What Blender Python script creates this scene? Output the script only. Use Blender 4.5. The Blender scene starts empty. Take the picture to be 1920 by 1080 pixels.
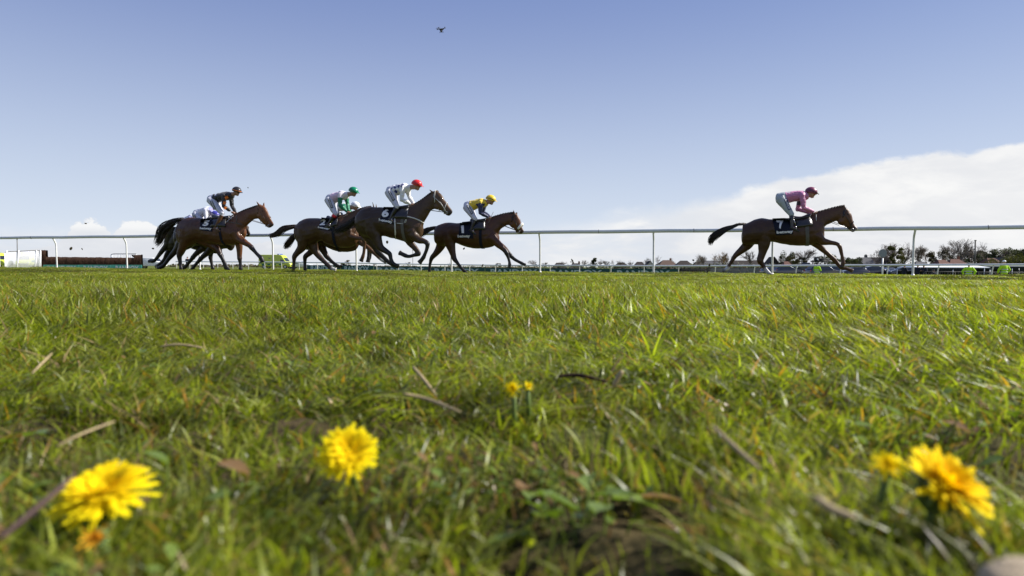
import bpy, bmesh, math, random
import numpy as np
from mathutils import Vector, Matrix, noise
from mathutils.bvhtree import BVHTree
random.seed(7); rng = np.random.default_rng(7)
R = math.radians
scn = bpy.context.scene
C = scn.collection

# ------------------------------------------------------------------ camera
F_PX = 1280.0                       # focal length for a 1920 px wide frame (24 mm on 36 mm)
CAM = Vector((0, 0, 0.14))
PITCH = math.atan((540 - 499.8) / F_PX); ROLL = math.atan(0.005)
Fw = Vector((0, math.cos(PITCH), -math.sin(PITCH))); U0 = Vector((0, math.sin(PITCH), math.cos(PITCH))); R0 = Vector((1, 0, 0))
Rt = R0 * math.cos(ROLL) + U0 * math.sin(ROLL); Up = U0 * math.cos(ROLL) - R0 * math.sin(ROLL)
cd = bpy.data.cameras.new('camera'); cam = bpy.data.objects.new('camera', cd); C.objects.link(cam)
cd.lens = 24; cd.sensor_width = 36; cd.clip_start = 0.01; cd.clip_end = 8000
cam.matrix_world = Matrix(((Rt.x, Up.x, -Fw.x, CAM.x), (Rt.y, Up.y, -Fw.y, CAM.y), (Rt.z, Up.z, -Fw.z, CAM.z), (0, 0, 0, 1)))
cd.dof.use_dof = True; cd.dof.focus_distance = 17; cd.dof.aperture_fstop = 7.2
scn.camera = cam
def ray(px, py): return Fw * F_PX + Rt * (px - 960) + Up * (540 - py)
def at(px, py, Y):
    d = ray(px, py); return CAM + d * (Y / d.y)

# ------------------------------------------------------------------ sun, sky, exposure
SUN_AZ, SUN_EL = R(83), R(39)
S = Vector((math.sin(SUN_AZ) * math.cos(SUN_EL), math.cos(SUN_AZ) * math.cos(SUN_EL), math.sin(SUN_EL)))
ld = bpy.data.lights.new('sun', 'SUN'); ld.energy = 5.0; ld.angle = R(0.5); ld.color = (1, .955, .88)
lo = bpy.data.objects.new('sun', ld); C.objects.link(lo); lo.rotation_mode = 'QUATERNION'; lo.rotation_quaternion = S.to_track_quat('Z', 'Y'); lo.location = (20, 20, 40)
scn.view_settings.view_transform = 'Standard'; scn.view_settings.look = 'None'; scn.view_settings.exposure = 0.72; scn.view_settings.gamma = 1
scn.cycles.use_denoising = True
try: scn.cycles.denoiser = 'OPENIMAGEDENOISE'
except Exception: pass
scn.cycles.max_bounces = 6; scn.cycles.diffuse_bounces = 3; scn.cycles.glossy_bounces = 2; scn.cycles.transmission_bounces = 3; scn.cycles.transparent_max_bounces = 6
scn.cycles.sample_clamp_indirect = 8

class NT:
    def __init__(s, t): s.t = t
    def n(s, typ, **k):
        nd = s.t.nodes.new(typ)
        for a, v in k.items():
            if a.startswith('i_'): nd.inputs[a[2:].replace('_', ' ')].default_value = v
            else: setattr(nd, a, v)
        return nd
    def l(s, a, b): s.t.links.new(a, b)
    def m(s, op, a, b=None, c=None, clamp=False):
        nd = s.t.nodes.new('ShaderNodeMath'); nd.operation = op; nd.use_clamp = clamp
        for i, v in enumerate((a, b, c)):
            if v is None: continue
            if isinstance(v, (int, float)): nd.inputs[i].default_value = v
            else: s.l(v, nd.inputs[i])
        return nd.outputs[0]
    def mr(s, v, a, b, c=0., d=1., smooth=True):
        nd = s.t.nodes.new('ShaderNodeMapRange'); nd.interpolation_type = 'SMOOTHSTEP' if smooth else 'LINEAR'
        for i, x in enumerate((v, a, b, c, d)):
            if isinstance(x, (int, float)): nd.inputs[i].default_value = x
            else: s.l(x, nd.inputs[i])
        return nd.outputs[0]
    def mix(s, f, a, b, mode='MIX'):
        nd = s.t.nodes.new('ShaderNodeMix'); nd.data_type = 'RGBA'; nd.blend_type = mode
        for sock, v in ((nd.inputs[0], f), (nd.inputs[6], a), (nd.inputs[7], b)):
            if isinstance(v, (int, float)): sock.default_value = v
            elif isinstance(v, tuple): sock.default_value = (*v, 1)[:4]
            else: s.l(v, sock)
        return nd.outputs[2]
    def noise(s, vec, scale, detail=5, rough=.55, dist=0.):
        nd = s.t.nodes.new('ShaderNodeTexNoise'); nd.inputs['Scale'].default_value = scale; nd.inputs['Detail'].default_value = detail
        nd.inputs['Roughness'].default_value = rough; nd.inputs['Distortion'].default_value = dist
        if vec is not None: s.l(vec, nd.inputs['Vector'])
        return nd.outputs['Fac']

w = bpy.data.worlds.new('World'); scn.world = w; w.use_nodes = True
w.node_tree.nodes.clear(); g = NT(w.node_tree)
sky = g.n('ShaderNodeTexSky', sky_type='NISHITA', sun_disc=False, sun_elevation=SUN_EL, sun_rotation=SUN_AZ, air_density=1.0, dust_density=0.6, ozone_density=2.2, altitude=0)
tc = g.n('ShaderNodeTexCoord'); sep = g.n('ShaderNodeSeparateXYZ'); g.l(tc.outputs['Generated'], sep.inputs[0])
X, Y, Z = sep.outputs
hyp = g.m('SQRT', g.m('ADD', g.m('MULTIPLY', X, X), g.m('MULTIPLY', Y, Y)))
el = g.m('DIVIDE', Z, hyp)                     # tangent of elevation
phi = g.m('ARCTAN2', X, Y)                     # azimuth, 0 ahead, right positive
# cloud coordinates: long flat banks near the horizon
def vec3(a, b, c):
    nd = g.n('ShaderNodeCombineXYZ')
    for i, v in enumerate((a, b, c)):
        if isinstance(v, (int, float)): nd.inputs[i].default_value = v
        else: g.l(v, nd.inputs[i])
    return nd.outputs[0]
flat = vec3(phi, g.m('MULTIPLY', el, 3.2), 0.3)
puff = vec3(phi, g.m('MULTIPLY', el, 1.35), 1.7)
nA = g.noise(flat, 7, 9, .62, .3); nB = g.noise(puff, 13, 9, .6, .25); nC = g.noise(flat, 3, 4, .5, .4); nD = g.noise(puff, 34, 8, .62, .2)
fc = g.n('ShaderNodeFloatCurve'); cv = fc.mapping.curves[0]
pts = [(-.8, .050), (-.35, .050), (-.1, .052), (.08, .066), (.16, .082), (.26, .099), (.335, .111), (.40, .128), (.47, .1385), (.524, .142), (.644, .150), (.8, .16)]
pn = [((a + 1) / 2, b * 5) for a, b in pts]
cv.points[0].location = pn[0]; cv.points[1].location = pn[-1]
for p in pn[1:-1]: cv.points.new(*p)
fc.mapping.update()
g.l(g.m('MULTIPLY_ADD', phi, .5, .5, clamp=True), fc.inputs['Value'])
bank = g.m('SUBTRACT', g.m('DIVIDE', fc.outputs[0], 5.0), .003)
edge = g.m('ADD', bank, g.m('ADD', g.m('MULTIPLY', g.m('SUBTRACT', nB, .5), .040), g.m('MULTIPLY', g.m('SUBTRACT', nD, .5), .012)))
soft = g.mr(phi, .02, .42, .034, .008)
m1 = g.mr(g.m('SUBTRACT', edge, el), g.m('MULTIPLY', soft, -.35), soft)
fade = g.mr(phi, -.25, .22, .38, 1.0)
low = g.mr(el, .085, .02, 0., 1.)
m1 = g.m('MULTIPLY', m1, g.m('MAXIMUM', fade, g.m('MULTIPLY', low, .85)))
# puffs of cumulus low on the left
tl = g.m('MULTIPLY', g.m('SUBTRACT', 1, g.mr(g.m('ABSOLUTE', g.m('ADD', phi, .56)), .03, .12)), .017)
def bump_(c0, w0, h0): x_ = g.m('DIVIDE', g.m('SUBTRACT', phi, c0), w0); return g.m('MULTIPLY', g.m('SQRT', g.m('MAXIMUM', g.m('SUBTRACT', 1, g.m('MULTIPLY', x_, x_)), 0)), h0)
tl = g.m('ADD', g.m('ADD', bump_(-.553, .024, .026), bump_(-.500, .029, .036)), g.m('ADD', bump_(-.30, .06, .010), bump_(.02, .05, .006)))
m2 = g.mr(g.m('SUBTRACT', g.m('ADD', g.m('ADD', g.m('MULTIPLY', g.m('SUBTRACT', nB, .54), .07), g.m('MULTIPLY', g.m('SUBTRACT', nD, .5), .05)), g.m('ADD', .027, tl)), el), -.001, .005)
m2 = g.m('MULTIPLY', m2, g.mr(phi, .12, -.1))
# the broken holes in the low bank
holes = g.mr(nA, .40, .56, .55, 1.)
holes = g.m('MAXIMUM', holes, g.mr(phi, .0, .35))
cl = g.m('MAXIMUM', g.m('MULTIPLY', m1, holes), g.m('MULTIPLY', m2, .9), clamp=True)
shade = g.m('ADD', g.m('MULTIPLY', g.mr(nA, .38, .66), .55), g.m('MULTIPLY', g.mr(nC, .35, .62), .25))
shade = g.m('ADD', shade, g.m('MULTIPLY', g.mr(el, .01, .09), .35), clamp=True); shade = g.m('MAXIMUM', shade, g.m('MULTIPLY', m2, g.mr(el, .034, .05)), clamp=True)
SKY_K = .061
ccol = g.mix(shade, (7.2, 7.4, 7.9), (9.5, 9.5, 9.45))
# clear sky: deep lilac-blue aloft paling to the horizon
hz = g.mr(el, .0, .42, 1., 0., False)
hz2 = g.m('POWER', hz, 1.5)
skc = g.mix(g.m('MULTIPLY', hz2, .90), g.mix(.62, sky.outputs[0], (2.5, 3.3, 6.7)), (7.9, 8.7, 9.6))
fin = g.mix(cl, skc, ccol)
below = g.mr(el, -.02, -.001)
fin = g.mix(below, (1.2, 1.4, .8), fin)
bg = g.n('ShaderNodeBackground'); bg.inputs[1].default_value = SKY_K; g.l(fin, bg.inputs[0])
wo = g.n('ShaderNodeOutputWorld'); g.l(bg.outputs[0], wo.inputs[0])

# ------------------------------------------------------------------ materials
MATS = {}
def mat(name, col, rough=.6, spec=.4, metal=0., var=.0, vscale=8, bump=0., bscale=40, sheen=0., coat=0., stretch=None):
    if name in MATS: return MATS[name]
    m = bpy.data.materials.new(name); m.use_nodes = True; t = NT(m.node_tree); b = m.node_tree.nodes['Principled BSDF']
    b.inputs['Roughness'].default_value = rough; b.inputs['Metallic'].default_value = metal
    b.inputs['Specular IOR Level'].default_value = spec; b.inputs['Sheen Weight'].default_value = sheen; b.inputs['Coat Weight'].default_value = coat
    tcn = t.n('ShaderNodeTexCoord'); v = tcn.outputs['Object']
    if stretch:
        mp = t.n('ShaderNodeMapping'); mp.inputs['Scale'].default_value = stretch; t.l(v, mp.inputs[0]); v = mp.outputs[0]
    if col == 'attr':
        a = t.n('ShaderNodeAttribute', attribute_name='Col'); base = a.outputs['Color']
    else: base = (*col, 1)
    nz = t.noise(v, vscale, 6, .6)
    k = t.mr(nz, .3, .7, 1 - max(var, .04), 1 + max(var, .04), False)
    vm = t.n('ShaderNodeVectorMath', operation='SCALE')
    if col == 'attr': t.l(base, vm.inputs[0])
    else: vm.inputs[0].default_value = col
    t.l(k, vm.inputs['Scale']); t.l(vm.outputs[0], b.inputs['Base Color'])
    if bump:
        bp = t.n('ShaderNodeBump'); bp.inputs['Strength'].default_value = bump; bp.inputs['Distance'].default_value = .02
        t.l(t.noise(v, bscale, 5, .6), bp.inputs['Height']); t.l(bp.outputs[0], b.inputs['Normal'])
    MATS[name] = m; return m
M_COAT = mat('horse_coat', 'attr', .42, .34, var=.22, vscale=5, bump=.5, bscale=9, coat=.06)
M_HAIR = mat('horse_hair', 'attr', .5, .4, var=.3, vscale=30)
M_SILK = mat('silk', 'attr', .45, .45, var=.06, bump=.9, bscale=14, sheen=.2)
M_BRE = mat('breeches_cloth', 'attr', .6, .3, var=.05, bump=.5, bscale=12)
M_SKIN = mat('skin', (.50, .29, .21), .55, .4, var=.08)
M_LEATHER = mat('black_leather', (.012, .011, .011), .28, .6, var=.2)
M_BROWN = mat('brown_leather', (.10, .045, .02), .45, .5, var=.2)
M_CLOTH = mat('navy_cloth', (.008, .010, .022), .75, .2, var=.2, bump=.3)
M_PRINT = mat('white_print', (.75, .75, .76), .7, .2)
M_SHEEP = mat('sheepskin', (.85, .82, .74), .95, .1, bump=1, bscale=60)
M_WEB = mat('white_webbing', (.55, .55, .52), .7, .2, var=.1)
M_DULL = mat('grey_strap', (.10, .095, .085), .6, .3, var=.2)
M_STEEL = mat('steel', (.6, .6, .6), .25, .5, metal=1)
M_EYE = mat('eye_gloss', (.01, .008, .006), .08, .7)
M_RAIL = mat('white_rail_plastic', (.66, .68, .68), .35, .5, var=.06, vscale=3)
M_POST = mat('white_post_plastic', (.70, .70, .68), .4, .5, var=.10, vscale=6)
M_WHITE = mat('white_paint', (.78, .79, .79), .4, .5, var=.05)
M_BIRCH = mat('birch_brush', (.052, .028, .018), .9, .1, var=.65, vscale=22, bump=1, bscale=30, stretch=(1, 1, .25))
M_TEAL = mat('board_dark_teal', (.005, .060, .058), .5, .3, var=.08)
M_AQUA = mat('board_light_green', (.10, .42, .33), .5, .3, var=.08)
M_LETTER = mat('board_lettering', (.42, .52, .50), .5, .3)
M_GLASS = mat('dark_glass', (.015, .018, .022), .06, .8)
M_TYRE = mat('tyre_rubber', (.02, .02, .02), .8, .2)
M_RIM = mat('alloy_rim', (.45, .46, .47), .35, .5, metal=.8)
M_YEL = mat('ambulance_yellow', (.50, .56, .04), .35, .5, var=.04, coat=.4)
M_GRN = mat('ambulance_green', (.0, .13, .06), .35, .5, coat=.4)
M_BLACKP = mat('black_plastic', (.015, .015, .017), .5, .4)
M_LAMP = mat('lamp_lens', (.8, .8, .78), .1, .8)
M_REDL = mat('red_lens', (.45, .02, .015), .2, .6)
M_HIVIS = mat('hi_vis_cloth', (.42, .72, .02), .65, .2, var=.05, bump=.5, bscale=10)
M_DARKC = mat('dark_cloth', (.015, .018, .03), .8, .2, var=.2)
M_STEM = mat('stem_green', (.10, .15, .03), .5, .3, var=.2, vscale=90)

def lin(r, g_, b_): return tuple((c / 255) ** 2.2 for c in (r, g_, b_))

# ------------------------------------------------------------------ mesh helpers
class MB:
    def __init__(s): s.v = []; s.f = []; s.c = []
    def add(s, vs, fs, col=None):
        o = len(s.v); s.v += [tuple(v) for v in vs]; s.f += [tuple(i + o for i in f) for f in fs]; s.c += [col or (1, 1, 1)] * len(vs)
    def box(s, c, sz, rz=0, col=None, taper=1.):
        x, y, z = (a / 2 for a in sz); vs = []
        for k, (a, b, d) in enumerate(((-x, -y, -z), (x, -y, -z), (x, y, -z), (-x, y, -z), (-x, -y, z), (x, -y, z), (x, y, z), (-x, y, z))):
            if k > 3: a *= taper; b *= taper
            ca, sa = math.cos(rz), math.sin(rz); vs.append((c[0] + a * ca - b * sa, c[1] + a * sa + b * ca, c[2] + d))
        s.add(vs, [(3, 2, 1, 0), (4, 5, 6, 7), (0, 1, 5, 4), (1, 2, 6, 5), (2, 3, 7, 6), (3, 0, 4, 7)], col)
    def tube(s, pts, rad, n=6, col=None, cap=True):
        pts = [Vector(p) for p in pts]
        if isinstance(rad, (int, float)): rad = [rad] * len(pts)
        vs = []; prev = None
        for i, p in enumerate(pts):
            d = (pts[min(i + 1, len(pts) - 1)] - pts[max(i - 1, 0)])
            if d.length < 1e-9: d = Vector((0, 0, 1))
            d.normalize()
            if prev is None: a = d.orthogonal().normalized()
            else: a = (prev - d * prev.dot(d)); a = a.normalized() if a.length > 1e-6 else d.orthogonal().normalized()
            prev = a; b = d.cross(a)
            for k in range(n):
                th = 2 * math.pi * k / n; vs.append(p + (a * math.cos(th) + b * math.sin(th)) * rad[i])
        fs = []
        for i in range(len(pts) - 1):
            for k in range(n): fs.append((i * n + k, i * n + (k + 1) % n, (i + 1) * n + (k + 1) % n, (i + 1) * n + k))
        if cap: fs += [tuple(range(n))[::-1], tuple((len(pts) - 1) * n + k for k in range(n))]
        s.add(vs, fs, col)
    def ell(s, c, ax, n=12, m=8, rot=None, col=None, zmin=-1.):
        c = Vector(c); vs = []; fs = []; t0 = math.acos(max(-1, min(1, zmin)))
        for i in range(m + 1):
            th = t0 * i / m
            for k in range(n):
                ph = 2 * math.pi * k / n; v = Vector((ax[0] * math.sin(th) * math.cos(ph), ax[1] * math.sin(th) * math.sin(ph), ax[2] * math.cos(th)))
                if rot is not None: v = rot @ v
                vs.append(c + v)
        for i in range(m):
            for k in range(n): fs.append((i * n + k, (i + 1) * n + k, (i + 1) * n + (k + 1) % n, i * n + (k + 1) % n))
        fs.append(tuple(m * n + k for k in range(n))[::-1]); s.add(vs, fs, col)
    def loft(s, st, n=14, cap=True, col=None):
        """st: list of (centre, half-up vector, half-lateral vector)"""
        vs = []; fs = []
        for c, u, l in st:
            for k in range(n):
                th = 2 * math.pi * k / n; vs.append(c + u * math.cos(th) + l * math.sin(th))
        for i in range(len(st) - 1):
            for k in range(n): fs.append((i * n + k, (i + 1) * n + k, (i + 1) * n + (k + 1) % n, i * n + (k + 1) % n))
        if cap: fs += [tuple(range(n)), tuple((len(st) - 1) * n + k for k in range(n))[::-1]]
        s.add(vs, fs, col)
    def build(s, name, m, parent=None, smooth=True, cols=False):
        me = bpy.data.meshes.new(name); me.from_pydata(s.v, [], s.f); me.update()
        if m: me.materials.append(m)
        if cols: set_cols(me, np.array(s.c))
        if smooth: me.polygons.foreach_set('use_smooth', [True] * len(me.polygons))
        o = bpy.data.objects.new(name, me); C.objects.link(o)
        if parent: o.parent = parent
        return o
def set_cols(me, arr):
    a = me.color_attributes.new('Col', 'FLOAT_COLOR', 'POINT'); d = np.ones((len(me.vertices), 4), 'f'); d[:, :3] = arr; a.data.foreach_set('color', d.ravel())
def sharp(o, ang=35):
    me = o.data; bm = bmesh.new(); bm.from_mesh(me)
    for e in bm.edges:
        if len(e.link_faces) == 2 and e.calc_face_angle(0) > R(ang): e.smooth = False
    bm.to_mesh(me); bm.free(); return o
def tag(o, label=None, cat=None, group=None, kind=None):
    for k, v in (('label', label), ('category', cat), ('group', group), ('kind', kind)):
        if v: o[k] = v
    return o
def empty(name, loc=(0, 0, 0), rz=0., **k):
    o = bpy.data.objects.new(name, None); C.objects.link(o); o.location = loc; o.rotation_euler = (0, 0, rz); o.empty_display_size = .2
    return tag(o, **k)
def catmull(arr, sub):
    """arr: list of equal-length float tuples"""
    a = np.array(arr, float); out = []
    for i in range(len(a) - 1):
        p0, p1, p2, p3 = a[max(i - 1, 0)], a[i], a[i + 1], a[min(i + 2, len(a) - 1)]
        for k in range(sub):
            t = k / sub; out.append(.5 * (2 * p1 + (p2 - p0) * t + (2 * p0 - 5 * p1 + 4 * p2 - p3) * t * t + (3 * p1 - p0 - 3 * p2 + p3) * t ** 3))
    out.append(a[-1]); return out
def remesh(mb, name, voxel, smooth_it, m, parent=None, colfn=None, relief=None):
    me = bpy.data.meshes.new(name); me.from_pydata(mb.v, [], mb.f); me.update()
    tmp = bpy.data.objects.new('tmp', me); C.objects.link(tmp)
    r = tmp.modifiers.new('r', 'REMESH'); r.mode = 'VOXEL'; r.voxel_size = voxel
    if smooth_it: q = tmp.modifiers.new('s', 'SMOOTH'); q.iterations = smooth_it; q.factor = .5
    bpy.context.view_layer.update()
    dg = bpy.context.evaluated_depsgraph_get(); nm = bpy.data.meshes.new_from_object(tmp.evaluated_get(dg)); nm.name = name
    bpy.data.objects.remove(tmp); bpy.data.meshes.remove(me)
    nm.materials.clear(); nm.materials.append(m)
    n = len(nm.vertices); co = np.empty(n * 3, 'f'); nm.vertices.foreach_get('co', co); co = co.reshape(-1, 3)
    if relief:
        no = np.empty(n * 3, 'f'); nm.vertices.foreach_get('normal', no); no = no.reshape(-1, 3)
        co = co + no * relief(co)[:, None]; nm.vertices.foreach_set('co', co.astype('f').ravel()); nm.update()
    if colfn: set_cols(nm, colfn(co))
    nm.polygons.foreach_set('use_smooth', [True] * len(nm.polygons))
    o = bpy.data.objects.new(name, nm); C.objects.link(o)
    if parent: o.parent = parent
    return o
def text_verts(body, bold=.0, fine=6):
    cu = bpy.data.curves.new('t', 'FONT'); cu.body = body; cu.size = 1; cu.offset = bold; cu.resolution_u = fine
    o = bpy.data.objects.new('t', cu); C.objects.link(o); bpy.context.view_layer.update()
    me = bpy.data.meshes.new_from_object(o.evaluated_get(bpy.context.evaluated_depsgraph_get()))
    if len(body) == 1:
        bm = bmesh.new(); bm.from_mesh(me); bmesh.ops.triangulate(bm, faces=bm.faces[:]); bmesh.ops.subdivide_edges(bm, edges=[e for e in bm.edges if e.calc_length() > .15], cuts=4, use_grid_fill=True); bmesh.ops.triangulate(bm, faces=bm.faces[:]); bm.to_mesh(me); bm.free()
    v = np.array([tuple(x.co) for x in me.vertices]); f = [tuple(p.vertices) for p in me.polygons]
    bpy.data.objects.remove(o); bpy.data.curves.remove(cu); bpy.data.meshes.remove(me)
    mn = v.min(0); mx = v.max(0); v = (v - mn) / np.maximum(mx - mn, 1e-6)
    return v[:, :2], f, (mx - mn)[0] / (mx - mn)[1]

# ------------------------------------------------------------------ terrain
HEAD = R(-17.1)                                         # running direction, along the rail
def rail_y(x): return 29.3 - .308 * (x + 21.97)
def sst(t): t = np.clip(t, 0, 1); return t * t * (3 - 2 * t)
def ground(x, y):
    x = np.asarray(x, float); y = np.asarray(y, float)
    zf = -.92 + .50 * sst((-x - 4) / 25) * sst((y - 55) / 40) - .2 * sst((x - 8) / 6) * sst((y - 40) / 5)
    z = sst((y - rail_y(x) - 1.0) / 13) * zf
    near = np.exp(-(y / 3.) ** 2 - (x / 4.) ** 2)
    z = z + near * (.009 * np.sin(x * 21 + 1.3 * np.sin(y * 17)) * np.sin(y * 23 + 1) + .005 * np.sin(x * 57 + y * 31) - .006)
    z = z - (.055 + .030 * sst((x + 19) / 15)) * sst((y - 7) / 9)
    mid = np.exp(-((y - 8.5) / 4.) ** 2)
    z = z - .018 * mid * (1 + .4 * np.sin(x * .9 + y * .3))
    return z
def gz(x, y): return float(ground(x, y))
t = np.linspace(-1, 1, 321); xs = .25 * np.sinh(t * 9.9) * 1.0
t = np.linspace(-.55, 1, 420); ys = .25 * np.sinh(t * 10.4) * 1.0
GX, GY = np.meshgrid(xs, ys); GZ = ground(GX, GY)
V = np.stack([GX, GY, GZ], -1).reshape(-1, 3); nx, ny = len(xs), len(ys)
idx = np.arange(nx * ny).reshape(ny, nx)
Fc = np.stack([idx[:-1, :-1], idx[:-1, 1:], idx[1:, 1:], idx[1:, :-1]], -1).reshape(-1, 4)
me = bpy.data.meshes.new('ground'); me.from_pydata(V.tolist(), [], Fc.tolist()); me.update(); me.polygons.foreach_set('use_smooth', [True] * len(me.polygons))
mg = bpy.data.materials.new('turf_soil'); mg.use_nodes = True; t_ = NT(mg.node_tree); b = mg.node_tree.nodes['Principled BSDF']
geo = t_.n('ShaderNodeNewGeometry'); P_ = geo.outputs['Position']
sp = t_.n('ShaderNodeSeparateXYZ'); t_.l(P_, sp.inputs[0])
n1 = t_.noise(P_, 40, 6, .65); n2 = t_.noise(P_, 1.2, 4, .5); n3 = t_.noise(P_, .03, 4, .5)
soil = t_.mix(t_.mr(n1, .35, .65), (.018, .012, .006), (.075, .050, .026))
turf = t_.mix(t_.mr(n1, .3, .7), (.050, .070, .010), (.135, .160, .026))
turf = t_.mix(t_.m('MULTIPLY', t_.mr(n3, .4, .65), .35), turf, (.10, .10, .035))
isf = t_.mr(sp.outputs[1], .6, 2.0)
mixf = t_.m('MAXIMUM', t_.m('MULTIPLY', t_.mr(n2, .4, .6), .7), isf)
t_.l(t_.mix(mixf, soil, turf), b.inputs['Base Color']); b.inputs['Roughness'].default_value = .95; b.inputs['Specular IOR Level'].default_value = .1
bp = t_.n('ShaderNodeBump'); bp.inputs['Strength'].default_value = .8; bp.inputs['Distance'].default_value = .01; t_.l(n1, bp.inputs['Height']); t_.l(bp.outputs[0], b.inputs['Normal'])
me.materials.append(mg); go = bpy.data.objects.new('ground', me); C.objects.link(go); tag(go, kind='structure')

# ------------------------------------------------------------------ grass
def leafmat(name, trans=.4, rough=.38, spec=.5, patchy=True):
    m = bpy.data.materials.new(name); m.use_nodes = True; t = NT(m.node_tree); m.node_tree.nodes.clear()
    a = t.n('ShaderNodeAttribute', attribute_name='Col').outputs['Color']
    if patchy:
        geo = t.n('ShaderNodeNewGeometry'); nz = t.noise(geo.outputs['Position'], 2.3, 4, .6); nz2 = t.noise(geo.outputs['Position'], .35, 3, .5)
        a = t.mix(t.m('MULTIPLY', t.mr(nz, .42, .68), .45), a, (.15, .135, .030), 'MIX')
        k = t.m('MULTIPLY', t.mr(nz2, .3, .7, .80, 1.25, False), t.mr(t.noise(geo.outputs['Position'], 13, 3, .55), .36, .64, .50, 1.40, False)); vm = t.n('ShaderNodeVectorMath', operation='SCALE'); t.l(a, vm.inputs[0]); t.l(k, vm.inputs['Scale']); a = vm.outputs[0]
    d = t.n('ShaderNodeBsdfPrincipled'); t.l(a, d.inputs['Base Color']); d.inputs['Roughness'].default_value = rough; d.inputs['Specular IOR Level'].default_value = spec
    tr = t.n('ShaderNodeBsdfTranslucent'); vm = t.n('ShaderNodeVectorMath', operation='MULTIPLY'); t.l(a, vm.inputs[0]); vm.inputs[1].default_value = (1.45, 1.6, .55); t.l(vm.outputs[0], tr.inputs[0])
    mx = t.n('ShaderNodeMixShader'); mx.inputs[0].default_value = trans; t.l(d.outputs[0], mx.inputs[1]); t.l(tr.outputs[0], mx.inputs[2])
    o = t.n('ShaderNodeOutputMaterial'); t.l(mx.outputs[0], o.inputs[0]); return m
M_GRASS = leafmat('grass_blade', .46, .40, .46)
def grass_patch(name, size, nb, hmin, hmax, wd, seg, lean, dead=.12, tone=1.):
    """a disc of turf: nb blades in one mesh, numpy-built"""
    r = rng
    rad = size * np.sqrt(r.random(nb)); an = r.random(nb) * 2 * np.pi
    bx, by = rad * np.cos(an), rad * np.sin(an)
    h = hmin + (hmax - hmin) * r.beta(2, 2.6, nb); wv = wd * (.6 + .8 * r.random(nb))
    face = r.random(nb) * np.pi * 2; fx, fy = np.cos(face), np.sin(face)
    lx = -lean * (.4 + 1.0 * r.random(nb)) + .30 * r.normal(size=nb); ly = .30 * r.normal(size=nb)
    curl = .25 + .7 * r.random(nb)
    isd = r.random(nb) < dead
    flatd = isd & (r.random(nb) < .55); lx = np.where(flatd, lx * 3 + r.normal(size=nb), lx); ly = np.where(flatd, ly * 4, ly); h = np.where(flatd, h * .45, h)
    ts = np.linspace(0, 1, seg + 1)
    V = []; 
    for k, t in enumerate(ts):
        bend = t ** 1.6; cx = bx + h * bend * lx * (1 + curl * t); cy = by + h * bend * ly * (1 + curl * t); cz = h * (t - .18 * curl * t * t * np.minimum(np.hypot(lx, ly), 2)) - .004
        ww = wv * (1 - t ** 2.2) * (.75 + .5 * t) * .5
        if k < seg:
            V.append(np.stack([cx - fx * ww, cy - fy * ww, cz], -1)); V.append(np.stack([cx + fx * ww, cy + fy * ww, cz], -1))
        else: V.append(np.stack([cx, cy, cz], -1))
    V = np.stack(V, 1); nv = V.shape[1]; base = np.arange(nb)[:, None] * nv
    F = []
    for k in range(seg - 1): F += [base + 2 * k + np.array([[0, 1, 3]]), base + 2 * k + np.array([[0, 3, 2]])]
    k = seg - 1; F.append(base + 2 * k + np.array([[0, 1, 2]]))
    F = np.concatenate(F)
    g1 = np.array([.040, .066, .006]) * tone; g2 = np.array([.270, .310, .020]) * tone; g3 = np.array([.50, .53, .06]) * tone; q = r.random((nb, 1)) ** 1.25; q2 = r.random((nb, 1)) ** 1.6
    col = g1 * (1 - q) + g2 * q; col = col * (1 - .4 * q2) + g3 * .4 * q2
    col[isd] = np.array([.30, .215, .095]) * (.45 + .8 * r.random((isd.sum(), 1)))
    tints = r.random(nb) < .045; col[tints] = np.array([.38, .20, .03])
    cc = np.repeat(col[:, None, :], nv, 1)
    me = bpy.data.meshes.new(name); me.from_pydata(V.reshape(-1, 3).tolist(), [], F.tolist()); me.update(); me.materials.append(M_GRASS)
    set_cols(me, cc.reshape(-1, 3)); me.polygons.foreach_set('use_smooth', [True] * len(me.polygons))
    o = bpy.data.objects.new(name, me); return o
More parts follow.
